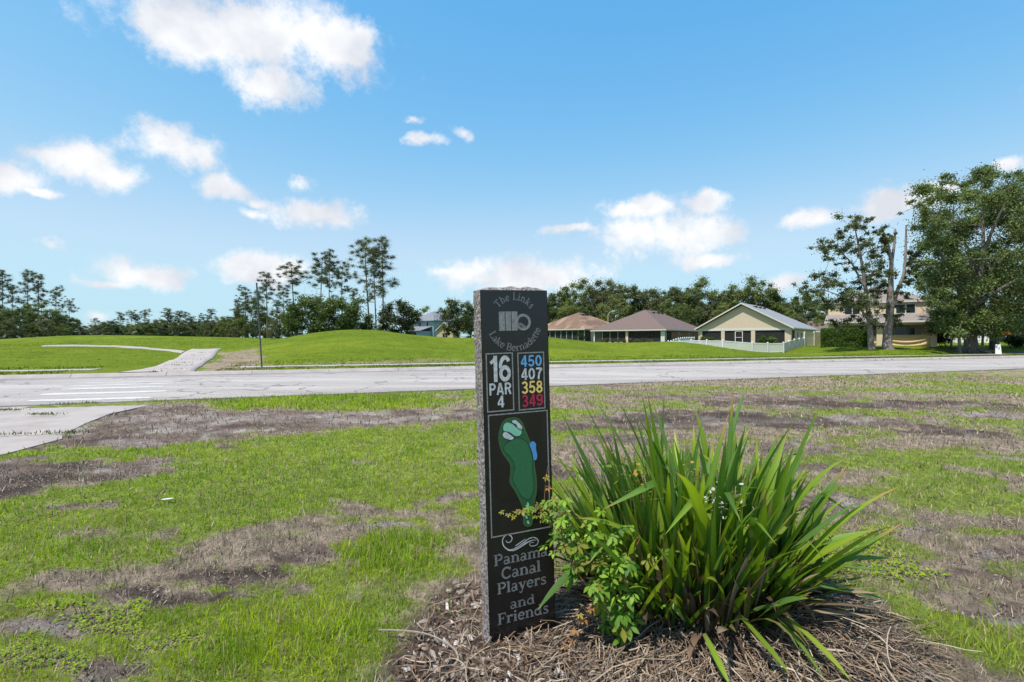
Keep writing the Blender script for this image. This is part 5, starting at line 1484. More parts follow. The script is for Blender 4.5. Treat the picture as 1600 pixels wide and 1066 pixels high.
def line_text(txt, x0, x1, zb, caph, name, mat):
    wd = sum(GL[c][0] for c in txt); sx = (x1 - x0) / wd; sz = caph / .7; mb = MB(); x = x0
    for c in txt:
        glyph(mb, c, lambda gx, gy, x=x: (x + gx * sx, zb + gy * sz), -.0009, 0); x += GL[c][0] * sx
    return mb.build(name, mat, stone)


def arc_text(txt, cx, cz, rad, a_from, a_to, caph, inward, name, mat):
    wd = sum(GL[c][0] for c in txt); s = caph / .7; mb = MB(); acc = 0
    for c in txt:
        gw = GL[c][0]; mid = (acc + gw / 2) / wd; a = R(a_from + (a_to - a_from) * mid)
        if not inward: ux, uz = math.sin(a), -math.cos(a); nx, nz = math.cos(a), math.sin(a)
        else: ux, uz = -math.sin(a), math.cos(a); nx, nz = -math.cos(a), -math.sin(a)
        bx_, bz_ = cx + rad * math.cos(a), cz + rad * math.sin(a)
        k = abs(R(a_to - a_from)) * rad / wd
        glyph(mb, c, lambda gx, gy: (bx_ + ux * (gx - gw / 2) * k + nx * gy * s, bz_ + uz * (gx - gw / 2) * k + nz * gy * s), -.0009, 0); acc += gw
    return mb.build(name, mat, stone)


cx, cz = face(803.7, 501.5)
arc_text('The Links', cx, cz, .094, 143, 33, .034, False, 'club_lettering', m_etchd)
arc_text('Lake Bernadette', cx, cz, .136, 204, 344, .033, True, 'lake_lettering', m_etchd)
# emblem: three bars and a ring
lx0, lz1 = face(779.3, 487); lx1, lz0 = face(808.8, 516.5)
bw = (lx1 - lx0) / 3
for k in range(3): flat_poly([(lx0 + bw * k + (.002 if k else 0), lz0), (lx0 + bw * (k + 1) - (.002 if k < 2 else 0), lz0), (lx0 + bw * (k + 1) - (.002 if k < 2 else 0), lz1), (lx0 + bw * k + (.002 if k else 0), lz1)], 'emblem_bar', m_etch)
ex, ez = face(817.5, 503.5); rO = (lz1 - lz0) * .44
mb = MB(); stroke_mesh(mb, [(ex + rO * .84 * math.cos(t), ez + rO * .84 * math.sin(t)) for t in np.linspace(0, 2 * math.pi, 33)], rO * .32, -.0013); mb.build('emblem_ring', m_etch, stone)
flat_poly([(ex + rO * .70 * math.cos(t), ez + rO * .70 * math.sin(t)) for t in np.linspace(0, 2 * math.pi, 25)[:-1]], 'emblem_disc', m_pol, lift=.0012)
mb = MB(); stroke_mesh(mb, [(ex - rO * .55, ez - rO * .15), (ex - rO * .2, ez - rO * .3), (ex + rO * .15, ez - rO * .55), (ex + rO * .3, ez - rO * .6)], rO * .3, -.0014); mb.build('emblem_swoosh', m_etchd, stone)


def frame(x0, y0, x1, y1, name, w=.0052):
    a = face(x0, y0); b = face(x1, y1); X0, X1, Z0, Z1 = a[0], b[0], b[1], a[1]; mb = MB(); y = -.001
    for (p, q, r_, s) in ((X0, X1, Z1 - w, Z1), (X0, X1, Z0, Z0 + w), (X0, X0 + w, Z0 + w, Z1 - w), (X1 - w, X1, Z0 + w, Z1 - w)): mb.box(p, q, y, -.0002, r_, s)
    return mb.build(name, m_etch, stone)


frame(758.6, 552.3, 803.6, 641.3, 'score_frame'); frame(808.2, 551.2, 852.2, 638.2, 'yardage_frame'); frame(762.2, 648.6, 860.3, 824.0, 'map_frame')


SG = {  # plain bold figures, unit box 0..w x 0..1
    '1': (.42, [('l', .30, 0, .30, 1, .19), ('l', .04, .72, .26, .86, .13)]),
    '6': (.62, [('a', .31, .31, .225, .235, 0, 360, .17), ('a', .34, .60, .255, .315, 95, 195, .17), ('a', .33, .66, .20, .255, 25, 100, .16)]),
    'P': (.64, [('l', .11, 0, .11, 1, .18), ('a', .33, .70, .22, .22, -90, 90, .17), ('l', .11, .92, .34, .92, .16), ('l', .11, .48, .34, .48, .16)]),
    'A': (.74, [('l', .10, 0, .345, 1, .17), ('l', .64, 0, .395, 1, .17), ('l', .2, .28, .54, .28, .15)]),
    'R': (.70, [('l', .11, 0, .11, 1, .18), ('a', .35, .72, .22, .20, -90, 90, .17), ('l', .11, .92, .36, .92, .16), ('l', .11, .52, .36, .52, .16), ('l', .38, .5, .58, 0, .18)]),
    '4': (.62, [('l', .43, 0, .43, 1, .17), ('l', .40, .95, .08, .33, .14), ('l', .04, .28, .60, .28, .15)]),
    '5': (.60, [('a', .29, .32, .215, .25, -160, 140, .16), ('l', .10, .42, .16, .98, .13), ('l', .14, .93, .53, .93, .15)]),
    '0': (.62, [('a', .31, .5, .22, .42, 0, 360, .17)]),
    '7': (.58, [('l', .04, .92, .55, .92, .16), ('a', .62, .0, .36, .86, 92, 180, .17)]),
    '3': (.60, [('a', .28, .72, .195, .205, -80, 160, .155), ('a', .28, .28, .22, .215, -160, 80, .16), ('l', .20, .51, .32, .51, .12)]),
    '8': (.60, [('a', .30, .735, .18, .19, 0, 360, .15), ('a', .30, .28, .215, .21, 0, 360, .16)]),
    '9': (.62, [('a', .31, .69, .225, .235, 0, 360, .17), ('a', .28, .40, .255, .315, -85, 15, .17), ('a', .29, .34, .20, .255, 205, 280, .16)]),
}


def sans(txt, x0, y0, x1, y1, name, mat):
    a = face(x0, y0); b = face(x1, y1); wd = sum(SG[c][0] for c in txt) + .06 * (len(txt) - 1); sx = (b[0] - a[0]) / wd; sz = a[1] - b[1]; mb = MB(); x = a[0]
    for c in txt:
        glyph(mb, c, lambda gx, gy, x=x: (x + gx * sx, b[1] + gy * sz), -.0010, 0, SG); x += (SG[c][0] + .06) * sx
    return mb.build(name, mat, stone)


sans('16', 764.5, 556.4, 798.5, 595.5, 'hole_number', m_iw); sans('PAR', 764, 599.6, 799.6, 615.6, 'par_word', m_iw); sans('4', 776.6, 618.8, 788.4, 636.4, 'par_number', m_iw)
sans('450', 813, 555.8, 846.6, 571.8, 'yardage', m_ib); sans('407', 813.6, 575.8, 846.8, 592.2, 'yardage', m_iw); sans('358', 814.6, 596.4, 848, 613.2, 'yardage', m_iy); sans('349', 815.2, 617.3, 848.4, 633.6, 'yardage', m_ir)


def zmap(lst, ox=720, oy=630, s=4.847): return [face(ox + x / s, oy + y / s) for x, y in lst]


def smooth_poly(pts, it=2):
    P = [np.array(p) for p in pts]
    for _ in range(it):
        Q = []
        for a, b in zip(P, P[1:] + P[:1]): Q += [a * .75 + b * .25, a * .25 + b * .75]
        P = Q
    return [tuple(p) for p in P]


def shape(lst, name, mat, lift, line=None, parent=stone):
    P = smooth_poly(zmap(lst)); o = flat_poly(P, name, mat, parent, lift=lift)
    if line:
        mb = MB(); stroke_mesh(mb, P + P[:1], .0022, -lift - .0002); mb.build('outline', line, o)
    return o


shape([(318, 135), (360, 112), (420, 108), (462, 135), (485, 200), (515, 270), (545, 340), (555, 440), (560, 500), (572, 560), (575, 660), (560, 740), (545, 800), (545, 880), (535, 930), (500, 937), (470, 915), (475, 850), (470, 790), (450, 740), (410, 660), (365, 600), (375, 540), (378, 470), (355, 430), (315, 380), (290, 310), (285, 240), (300, 180)], 'hole_outline', m_gd, .0009, ink('olive_line', (.10, .14, .05)))
shape([(345, 300), (400, 270), (450, 262), (500, 290), (525, 350), (547, 430), (540, 520), (554, 600), (552, 660), (530, 720), (505, 733), (460, 712), (430, 650), (392, 590), (395, 540), (412, 490), (400, 450), (370, 400), (328, 368), (320, 335)], 'fairway', m_gf, .0012, m_gline)
shape([(318, 165), (345, 140), (395, 155), (425, 190), (465, 203), (458, 245), (410, 256), (370, 218), (318, 215)], 'putting_green', m_gl, .0013, m_gline)
shape([(383, 132), (410, 120), (445, 150), (472, 185), (457, 204), (428, 192), (420, 160), (388, 152)], 'bunker', m_iw, .0014, m_gline)
shape([(312, 232), (335, 212), (365, 228), (408, 264), (385, 282), (342, 272), (318, 258)], 'bunker', m_iw, .0014, m_gline)
shape([(512, 312), (540, 280), (572, 302), (568, 345), (582, 400), (572, 432), (548, 438), (543, 390), (528, 340)], 'pond', m_iblu, .0014, m_gline)
for (x, y, a, b_) in ((508, 770, 13, 26), (497, 860, 12, 20), (509, 902, 13, 19)):
    shape([(x + a * math.cos(t) + 3 * math.sin(t), y + b_ * math.sin(t)) for t in np.linspace(0, 6.28, 9)[:-1]], 'tee_box', m_gl, .0013, m_gline)
# scroll ornament
def spline(pts, n=6):
    P = np.array(pts, float); out = []
    for i in range(len(P) - 1):
        p0, p1, p2, p3 = P[max(0, i - 1)], P[i], P[i + 1], P[min(len(P) - 1, i + 2)]
        for k in range(n):
            t = k / n; out.append(.5 * ((2 * p1) + (-p0 + p2) * t + (2 * p0 - 5 * p1 + 4 * p2 - p3) * t * t + (-p0 + 3 * p1 - 3 * p2 + p3) * t ** 3))
    out.append(P[-1]); return np.array(out)


mb = MB()
for k, l in enumerate(([(362, 178), (370, 190), (390, 188), (401, 165), (385, 144), (358, 148), (341, 178), (350, 215), (382, 237), (420, 228), (462, 200), (505, 168), (540, 160), (564, 178), (555, 205), (525, 214), (510, 202), (522, 190), (538, 192)],
                       [(372, 240), (410, 241), (450, 222), (500, 190), (530, 176), (552, 178)], [(430, 232), (462, 212), (490, 190), (512, 182)], [(420, 214), (455, 190), (486, 168)])):
    P = spline(zmap(l, 700, 800, 4.01)); w = np.interp(np.linspace(0, 1, len(P)), [0, .2, .6, 1], [.0022, .0046, .0044, .0018]); stroke_mesh(mb, P, w, -.001 - .00005 * k)
mb.build('scroll_ornament', m_iw, stone)
for (t, xa, xb, yb, ch) in (('Panama', 771.6, 856, 885.2, 17.2), ('Canal', 783.2, 845.5, 905.8, 18), ('Players', 776.8, 854, 929.4, 17.5), ('and', 797, 836.5, 952.0, 15.5), ('Friends', 777.6, 857.5, 977.2, 17.5)):
    a = face(xa, yb); t2 = face(xa, yb - ch); # right end: same height, column xb
    o_ = STI @ Vector((0, 0, EYE)); lo, hi = 0, .4
    for _ in range(40):
        md = (lo + hi) / 2; w = STM @ Vector((md, 0, a[1]))
        if 800 + F * w.x / w.y < xb: lo = md
        else: hi = md
    line_text(t, a[0], lo, a[1], t2[1] - a[1], 'name_lettering', m_name if t != 'and' else m_etchd)
# ------------------------------------------------------------------ strap-leaved plant
m_strap = leafmat('strap_leaf', .42, .46, .35, objvar=.22, warm=(1.25, 1.25, .4))
m_deadl = leafmat('dead_strap_leaf', .15, .8, .15, objvar=.3, warm=(1.1, 1.0, .8))
rng = np.random.RandomState(77)


def strap(L, w, bend, twist, base, tipc, fold=.28, n=11, dead_tip=0.0, snap=None):
    """blade growing up +z and arching towards +y"""
    V = []; Cc = []; p = np.zeros(3); ang = 0.0; st = L / n
    for i in range(n + 1):
        t = i / n
        ww = w * (.62 + .55 * math.sin(min(1, t * 1.35) * math.pi * .5)) * (1 - max(0, (t - .55) / .45) ** 2.0) + .0008
        d = np.array([0, math.sin(ang), math.cos(ang)]); nrm = np.array([0, math.cos(ang), -math.sin(ang)])
        tw = twist * t; sx = np.array([math.cos(tw), 0, 0]) + nrm * math.sin(tw)
        fo = fold * (1 - .5 * t) * ww
        V += [p - sx * ww * .5 + nrm * -fo * .5, p + nrm * fo * .5, p + sx * ww * .5 + nrm * -fo * .5]
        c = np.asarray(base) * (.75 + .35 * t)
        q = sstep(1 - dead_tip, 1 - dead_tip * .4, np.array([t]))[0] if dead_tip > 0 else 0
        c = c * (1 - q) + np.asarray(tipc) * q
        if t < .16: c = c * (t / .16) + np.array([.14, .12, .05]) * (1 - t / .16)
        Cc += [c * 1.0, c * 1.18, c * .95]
        p = p + d * st; ang += bend * (.25 + 1.5 * t) / n
        if snap and abs(t - snap) < .5 / n: ang += 1.5
    Fq = []
    for i in range(n):
        for j in range(2): a = i * 3 + j; Fq.append((a, a + 1, a + 4, a + 3))
    return np.array(V), np.array(Fq), np.clip(np.array(Cc), 0, 1)


greens = [(.135, .235, .022), (.105, .205, .026), (.18, .28, .022), (.08, .165, .030), (.21, .30, .026), (.095, .185, .040)]
variants = []
for k in range(40):
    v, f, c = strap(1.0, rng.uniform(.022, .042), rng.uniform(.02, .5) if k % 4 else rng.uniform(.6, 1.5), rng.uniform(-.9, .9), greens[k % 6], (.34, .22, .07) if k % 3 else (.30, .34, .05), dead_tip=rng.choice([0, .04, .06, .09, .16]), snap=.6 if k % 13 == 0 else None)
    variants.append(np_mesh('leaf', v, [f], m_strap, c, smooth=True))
B0 = Vector((.95, 2.72, h1(.95, 2.72)))
bush = empty('strap_leaf_plant', B0)
lab(bush, 'large clump of arching green strap leaves growing beside the stone marker', 'plant')
nleaf = 0


def put_leaf(pos, az, tilt, roll, sc, wsc=1.0, k=None):
    """leaf at pos (local), leaning towards azimuth az by tilt"""
    o = obj('leaf', variants[rng.randint(40) if k is None else k], bush)
    M = Matrix.Rotation(az - math.pi / 2, 4, 'Z') @ Matrix.Rotation(-tilt, 4, 'X') @ Matrix.Rotation(roll, 4, 'Z')
    o.rotation_euler = M.to_euler(); o.location = pos; o.scale = (wsc, sc, sc)
    return o


nf = 52
for f_ in range(nf):
    rr_ = math.sqrt((f_ + .5) / nf); a = f_ * 2.39996; x = .46 * rr_ * math.cos(a); y = .38 * rr_ * math.sin(a); z = -.03
    out = rr_ * .31 + rng.normal() * .08
    fa = rng.uniform(0, math.pi)                 # plane of the fan
    nl = 6
    for q in range(nl):
        s = (q - (nl - 1) / 2) / ((nl - 1) / 2)
        dx = math.cos(a) * math.sin(out) + math.cos(fa) * s * .30 + rng.normal() * .12; dy = math.sin(a) * math.sin(out) + math.sin(fa) * s * .30 + rng.normal() * .12
        tl = min(1.25, math.hypot(dx, dy) * 1.15); az = math.atan2(dy, dx)
        ln = rng.uniform(.58, 1.06) * (1 - .17 * rr_) * (1 - .12 * abs(s)) * (1.22 if rr_ < .6 else 1.06)
        if nleaf < 268: put_leaf((x + rng.normal() * .015, y + rng.normal() * .015, z), az, tl, rng.uniform(-.9, .9), ln, rng.uniform(.85, 1.2)); nleaf += 1


def aimed(px0, py0, d0, px1, py1, d1, k, wsc=1.0):
    """single outstanding leaves of the photograph: from base point to tip"""
    a = PX(px0, py0, d0) - B0; b = PX(px1, py1, d1) - B0; v = b - a; L = v.length
    put_leaf(tuple(a), math.atan2(v.y, v.x), math.acos(max(-1, min(1, v.z / L))) - .10, rng.uniform(-.3, .3), L * 1.03, wsc, k)


for q in ((1200, 900, 2.5, 1392, 866, 2.35, 5, 1.0), (1190, 905, 2.45, 1400, 946, 2.3, 9, 1.0), (1180, 880, 2.6, 1370, 838, 2.5, 1, .9), (1150, 955, 2.24, 1232, 1058, 1.95, 2, .9), (1215, 965, 2.25, 1292, 1064, 1.95, 6, 1.0), (1225, 960, 2.27, 1330, 1062, 1.97, 10, .9), (1100, 990, 2.12, 1138, 1072, 1.90, 14, .9), (1000, 960, 2.2, 1050, 900, 2.1, 22, .8), (1165, 900, 2.3, 1110, 830, 2.3, 23, .8),
          (930, 860, 2.3, 842, 950, 2.12, 3, .9), (985, 900, 2.4, 872, 700, 2.45, 7, 1.0), (990, 880, 2.5, 890, 730, 2.6, 11, 1.0), (1000, 930, 2.3, 915, 832, 2.2, 13, .7), (1040, 880, 2.6, 935, 625, 2.7, 15, 1.0), (1055, 860, 2.6, 965, 650, 2.7, 17, .9), (1230, 870, 2.6, 1320, 780, 2.7, 18, 1.0), (1240, 880, 2.5, 1385, 900, 2.4, 21, .8)):
    aimed(*q); nleaf += 1
for q in range(14):                               # short outer leaves low on the near side
    a = rng.uniform(-2.7, -.3); put_leaf((.40 * math.cos(a), .33 * math.sin(a), -.02), a, rng.uniform(.3, 1.0), rng.uniform(-1, 1), rng.uniform(.28, .5), .85); nleaf += 1

# dead, browned leaves and stubs packed in the heart of the clump
parts = []; cols = []; b_ = 0; VV = []; FF = []
for q in range(620):
    r_ = .56 * math.sqrt(rng.rand()); a = rng.uniform(0, 6.28); L = rng.uniform(.12, .48); hang = rng.rand() < .45
    v, f, c = strap(L, rng.uniform(.008, .028), rng.uniform(.2, 2.6) if hang else rng.uniform(-.2, .5), rng.uniform(-1.5, 1.5), [(.11, .075, .045), (.05, .034, .022), (.20, .155, .10), (.085, .09, .025)][rng.randint(4)], (.2, .15, .1), n=6)
    M = Matrix.Rotation(a - math.pi / 2 + rng.normal() * .5, 3, 'Z') @ Matrix.Rotation(-rng.uniform(.0, .7) - (.5 if hang else 0), 3, 'X'); v = v @ np.array(M).T + np.array([r_ * math.cos(a), r_ * .82 * math.sin(a), rng.uniform(-.04, .06)])
    VV.append(v); FF.append(f + b_); cols.append(c); b_ += len(v)
o = obj('dead_leaves', np_mesh('dead_leaves', np.concatenate(VV), [np.concatenate(FF)], m_deadl, np.concatenate(cols), smooth=True), bush); o['kind'] = 'stuff'
# inner green shoots too crowded to pick apart
VV, FF, cols, b_ = [], [], [], 0
for q in range(420):
    r_ = .50 * math.sqrt(rng.rand()); a = rng.uniform(0, 6.28)
    v, f, c = strap(rng.uniform(.22, .8), rng.uniform(.018, .036), rng.uniform(0, .6), rng.uniform(-1, 1), greens[rng.randint(6)], (.3, .22, .07), n=8, dead_tip=.1)
    M = Matrix.Rotation(a - math.pi / 2 + rng.normal() * .8, 3, 'Z') @ Matrix.Rotation(-(r_ / .50) * rng.uniform(.05, .8), 3, 'X'); v = v @ np.array(M).T + np.array([r_ * math.cos(a), r_ * .82 * math.sin(a), -.03])
    VV.append(v); FF.append(f + b_); cols.append(c); b_ += len(v)
for q in range(130):                              # crowded short leaves round the foot of the clump
    a = rng.uniform(-3.3, .25); r_ = rng.uniform(.30, .54)
    v, f, c = strap(rng.uniform(.22, .52), rng.uniform(.018, .034), rng.uniform(.1, .9), rng.uniform(-1, 1), np.array(greens[rng.randint(6)]) * rng.uniform(.6, 1.0), (.3, .22, .07), n=8, dead_tip=rng.choice([0, .1, .25]))
    M = Matrix.Rotation(a - math.pi / 2 + rng.normal() * .5, 3, 'Z') @ Matrix.Rotation(-rng.uniform(.05, .75), 3, 'X'); v = v @ np.array(M).T + np.array([r_ * math.cos(a), r_ * .8 * math.sin(a), -.03])
    VV.append(v); FF.append(f + b_); cols.append(c); b_ += len(v)
o = obj('inner_shoots', np_mesh('inner_shoots', np.concatenate(VV), [np.concatenate(FF)], m_strap, np.concatenate(cols), smooth=True), bush); o['kind'] = 'stuff'
# spent flower stalks: thin pale stems with small papery flowers
m_pale_fl = leafmat('papery_flower', .3, .8, .1, attr=False, c=(.55, .53, .48), objvar=.05, warm=(1, 1, 1)); m_yfl = leafmat('yellow_bract', .3, .8, .1, attr=False, c=(.36, .25, .05), objvar=.2, warm=(1, 1, .8))
for (x, y, d, mt, sp) in ((1128, 778, 2.36, m_pale_fl, .05), (1150, 768, 2.4, m_pale_fl, .05), (1118, 790, 2.36, m_pale_fl, .04), (985, 745, 2.45, m_yfl, .05), (975, 715, 2.5, m_yfl, .045), (1000, 768, 2.45, m_yfl, .05), (1085, 735, 2.5, m_yfl, .04), (1310, 680, 2.8, m_yfl, .04)):
    c = np.array(PX(x, y, d) - B0); mb = MB(); mb.tube(curve((c[0] * .75, c[1] * .8, .1), c, rng, .08, 7), .0022, 4)
    for q in range(5): mb.tube(curve(c - np.array([0, 0, .04 * q * .4]), c + rng.normal(size=3) * sp, rng, .2, 4), .0011, 3)
    st_ = mb.build('flower_stalk', m_deadl if mt is m_pale_fl else m_strap, bush)
    a_ = st_.data.color_attributes.new('col', 'FLOAT_COLOR', 'POINT')
    for e in a_.data: e.color = (.25, .27, .10, 1)
    mb = MB()
    for q in range(22):
        p = c + rng.normal(size=3) * sp * .75; s = rng.uniform(.003, .006); t = rng.normal(size=3) * s; w = rng.normal(size=3) * s; mb.add([p - t, p + w, p + t, p - w], [(0, 1, 2, 3)])
    mb.build('flowers', mt, st_)['kind'] = 'stuff'

# ------------------------------------------------------------------ five-fingered creeper
m_vine = leafmat('creeper_leaf', .36, .55, .2, objvar=.22, warm=(1.2, 1.25, .5)); m_vstem = surf('reddish_vine_stem', (.16, .07, .035), .7, .2, 20)
vroot = Vector((.40, 2.42, h1(.40, 2.42)))
vine = empty('creeper_vine', vroot); lab(vine, 'leafy five fingered creeper climbing between the stone marker and the strap leaves', 'vine')


def palm(base, seed):
    r_ = np.random.RandomState(seed); V = []; Fq = []; Cc = []
    for k in range(5):
        a = R((-102, -50, 0, 50, 102)[k] + r_.uniform(-7, 7)); L = (.62, .85, 1.0, .85, .62)[k] * r_.uniform(.9, 1.1); w = L * .40; dr = r_.uniform(.12, .38)
        d = np.array([math.sin(a), math.cos(a), 0]); s = np.array([math.cos(a), -math.sin(a), 0]); b = len(V)
        for (t, q) in ((.14, .03), (.38, .36), (.62, .5), (.84, .28), (1.0, .0)):
            z = -dr * t * t * L; c = d * t * L + np.array([0, 0, z])
            V += [c - s * w * q + np.array([0, 0, .10 * q * w]), c + np.array([0, 0, -.10 * q * w]), c + s * w * q + np.array([0, 0, .10 * q * w])]
            cc = np.asarray(base) * r_.uniform(.85, 1.15); Cc += [cc, cc * 1.15, cc]
        for i in range(4):
            for j in range(2): q0 = b + i * 3 + j; Fq.append((q0, q0 + 1, q0 + 4, q0 + 3))
    return np_mesh('leaf', np.array(V), [np.array(Fq)], m_vine, np.clip(np.array(Cc), 0, 1))


pv = [palm(c, 100 + i) for i, c in enumerate([(.15, .275, .022), (.11, .225, .022), (.19, .315, .022), (.08, .165, .022), (.13, .245, .028)])] + [palm((.20, .20, .03), 110), palm((.26, .16, .03), 111)]
py_ = [palm((.30, .24, .04), 120), palm((.34, .17, .05), 121)]


def vleaf(p, sc, me=None, face_up=.5):
    o = obj('leaf', me or pv[rng.randint(6)], vine); o.location = Vector(p) - vroot
    # leaves turn to the light and towards the open side
    nrm = Vector((rng.normal() * .35 - .15, -.8 + rng.normal() * .35, face_up + .25 + rng.rand() * .9)).normalized(); q = nrm.to_track_quat('Z', 'Y'); tgt = Matrix.Rotation(math.pi + rng.normal() * .9, 4, 'Z')
    o.rotation_euler = (q.to_matrix().to_4x4() @ tgt).to_euler(); o.scale = (sc, sc, sc)


def vstem(lst, r0=.0035):
    P = spline([np.array(PX(*q)) for q in lst], 5); mb = MB(); mb.tube([tuple(Vector(p) - vroot) for p in P], np.linspace(r0, r0 * .5, len(P)), 5); mb.build('stem', m_vstem, vine)
    return P


s1 = vstem([(985, 960, 2.35), (955, 900, 2.25), (935, 850, 2.22), (905, 810, 2.22), (870, 800, 2.24), (845, 795, 2.26), (800, 800, 2.22)])
s2 = vstem([(965, 980, 2.3), (940, 940, 2.2), (905, 900, 2.18), (885, 860, 2.2), (875, 820, 2.22)])
s3 = vstem([(990, 985, 2.28), (975, 930, 2.22), (985, 880, 2.25), (1000, 840, 2.3)])
s4 = vstem([(850, 800, 2.26), (851, 775, 2.27), (853, 750, 2.28), (856, 728, 2.29)], .0022)
for (x, y, d, n, sp, sc) in ((955, 880, 2.24, 15, 28, .048), (930, 905, 2.2, 17, 26, .052), (965, 925, 2.22, 19, 24, .054), (980, 962, 2.22, 14, 18, .050), (905, 858, 2.22, 13, 20, .044), (985, 850, 2.30, 8, 26, .042), (880, 815, 2.24, 12, 14, .034), (864, 800, 2.25, 10, 11, .032), (872, 850, 2.22, 8, 12, .036), (940, 838, 2.26, 8, 24, .038), (990, 905, 2.26, 7, 20, .044), (1010, 930, 2.28, 5, 18, .044), (955, 985, 2.2, 4, 14, .042)):
    for q in range(n): vleaf(PX(x + rng.normal() * sp * .8, y + rng.normal() * sp * .8, d + rng.uniform(-.03, .07)), sc * 1.25 * rng.uniform(.7, 1.2))
for (x, y) in ((835, 795), (826, 792), (815, 797), (842, 788), (848, 800), (822, 803), (850, 790), (858, 785), (856, 810), (866, 778), (838, 806), (845, 812)): vleaf(PX(x, y, 2.245 - rng.uniform(0, .03)), .030 * rng.uniform(.8, 1.2), pv[rng.choice([0, 2, 5, 5])])
for (x, y) in ((786, 800), (794, 803), (803, 806), (810, 800)): vleaf(PX(x, y, 2.215), .022, pv[5])
for (x, y) in ((905, 960), (912, 968), (890, 1000), (900, 985), (880, 1012), (925, 955), (855, 762), (852, 745)): vleaf(PX(x, y, 2.17 if y > 900 else 2.27), .026, py_[rng.randint(2)])
# ------------------------------------------------------------------ grass, straw, mulch, small things on the ground
m_grass = leafmat('grass_blade', .42, .6, .08, objvar=.0, warm=(1.15, 1.15, .5)); m_straw = leafmat('dry_straw', .12, .85, .15, objvar=.0, warm=(1.05, 1, .85))
rng = np.random.RandomState(500)


def blades(x, y, hgt, wid, col, lean, z=None, curl=.6):
    n = len(x); z = H(x, y) if z is None else z
    az = rng.uniform(0, 2 * math.pi, n); ld = rng.uniform(0, 2 * math.pi, n); ln = lean * np.abs(rng.normal(size=n)) * .8
    side = np.stack([np.cos(az), np.sin(az), np.zeros(n)], 1) * (wid * .5)[:, None]
    d = np.stack([np.cos(ld) * np.sin(np.minimum(ln, 1.4)), np.sin(ld) * np.sin(np.minimum(ln, 1.4)), np.cos(np.minimum(ln, 1.4))], 1)
    b = np.stack([x, y, z - .004], 1); ln2 = np.minimum(ln * (1 + curl), 1.75); d2 = np.stack([np.cos(ld) * np.sin(ln2), np.sin(ld) * np.sin(ln2), np.cos(ln2)], 1)
    m = b + d * (hgt * .55)[:, None]; t = m + d2 * (hgt * .45)[:, None]
    V = np.stack([b - side, b + side, m - side * .75, m + side * .75, t], 1).reshape(-1, 3)
    o = np.arange(n)[:, None] * 5; q = o + np.array([[0, 1, 3, 2]]); tr = o + np.array([[2, 3, 4]])
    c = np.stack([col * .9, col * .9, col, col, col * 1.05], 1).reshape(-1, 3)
    return V, q, tr, np.clip(c, 0, 1)


def ring(r0, r1, dens, amax=50):
    a = R(amax); area = a * (r1 * r1 - r0 * r0); n = int(area * dens)
    r = np.sqrt(rng.rand(n) * (r1 * r1 - r0 * r0) + r0 * r0); th_ = rng.uniform(-a, a, n)
    return r * np.sin(th_), r * np.cos(th_)


def is_apron(x, y):
    out = np.zeros(x.shape, bool)
    for pl in ([(-500, 694), (-420, 742), (-300, 770), (8, 712), (95, 689), (97, 682.5), (0, 686), (-420, 682)], [(-420, 678), (0, 684), (100, 680.5), (132, 664), (172, 648), (240, 633), (205, 630), (90, 634.2), (0, 638), (-300, 650)]):
        out |= poly_mask(x, y, [tuple(RAYG(*p)) for p in pl])
    return out


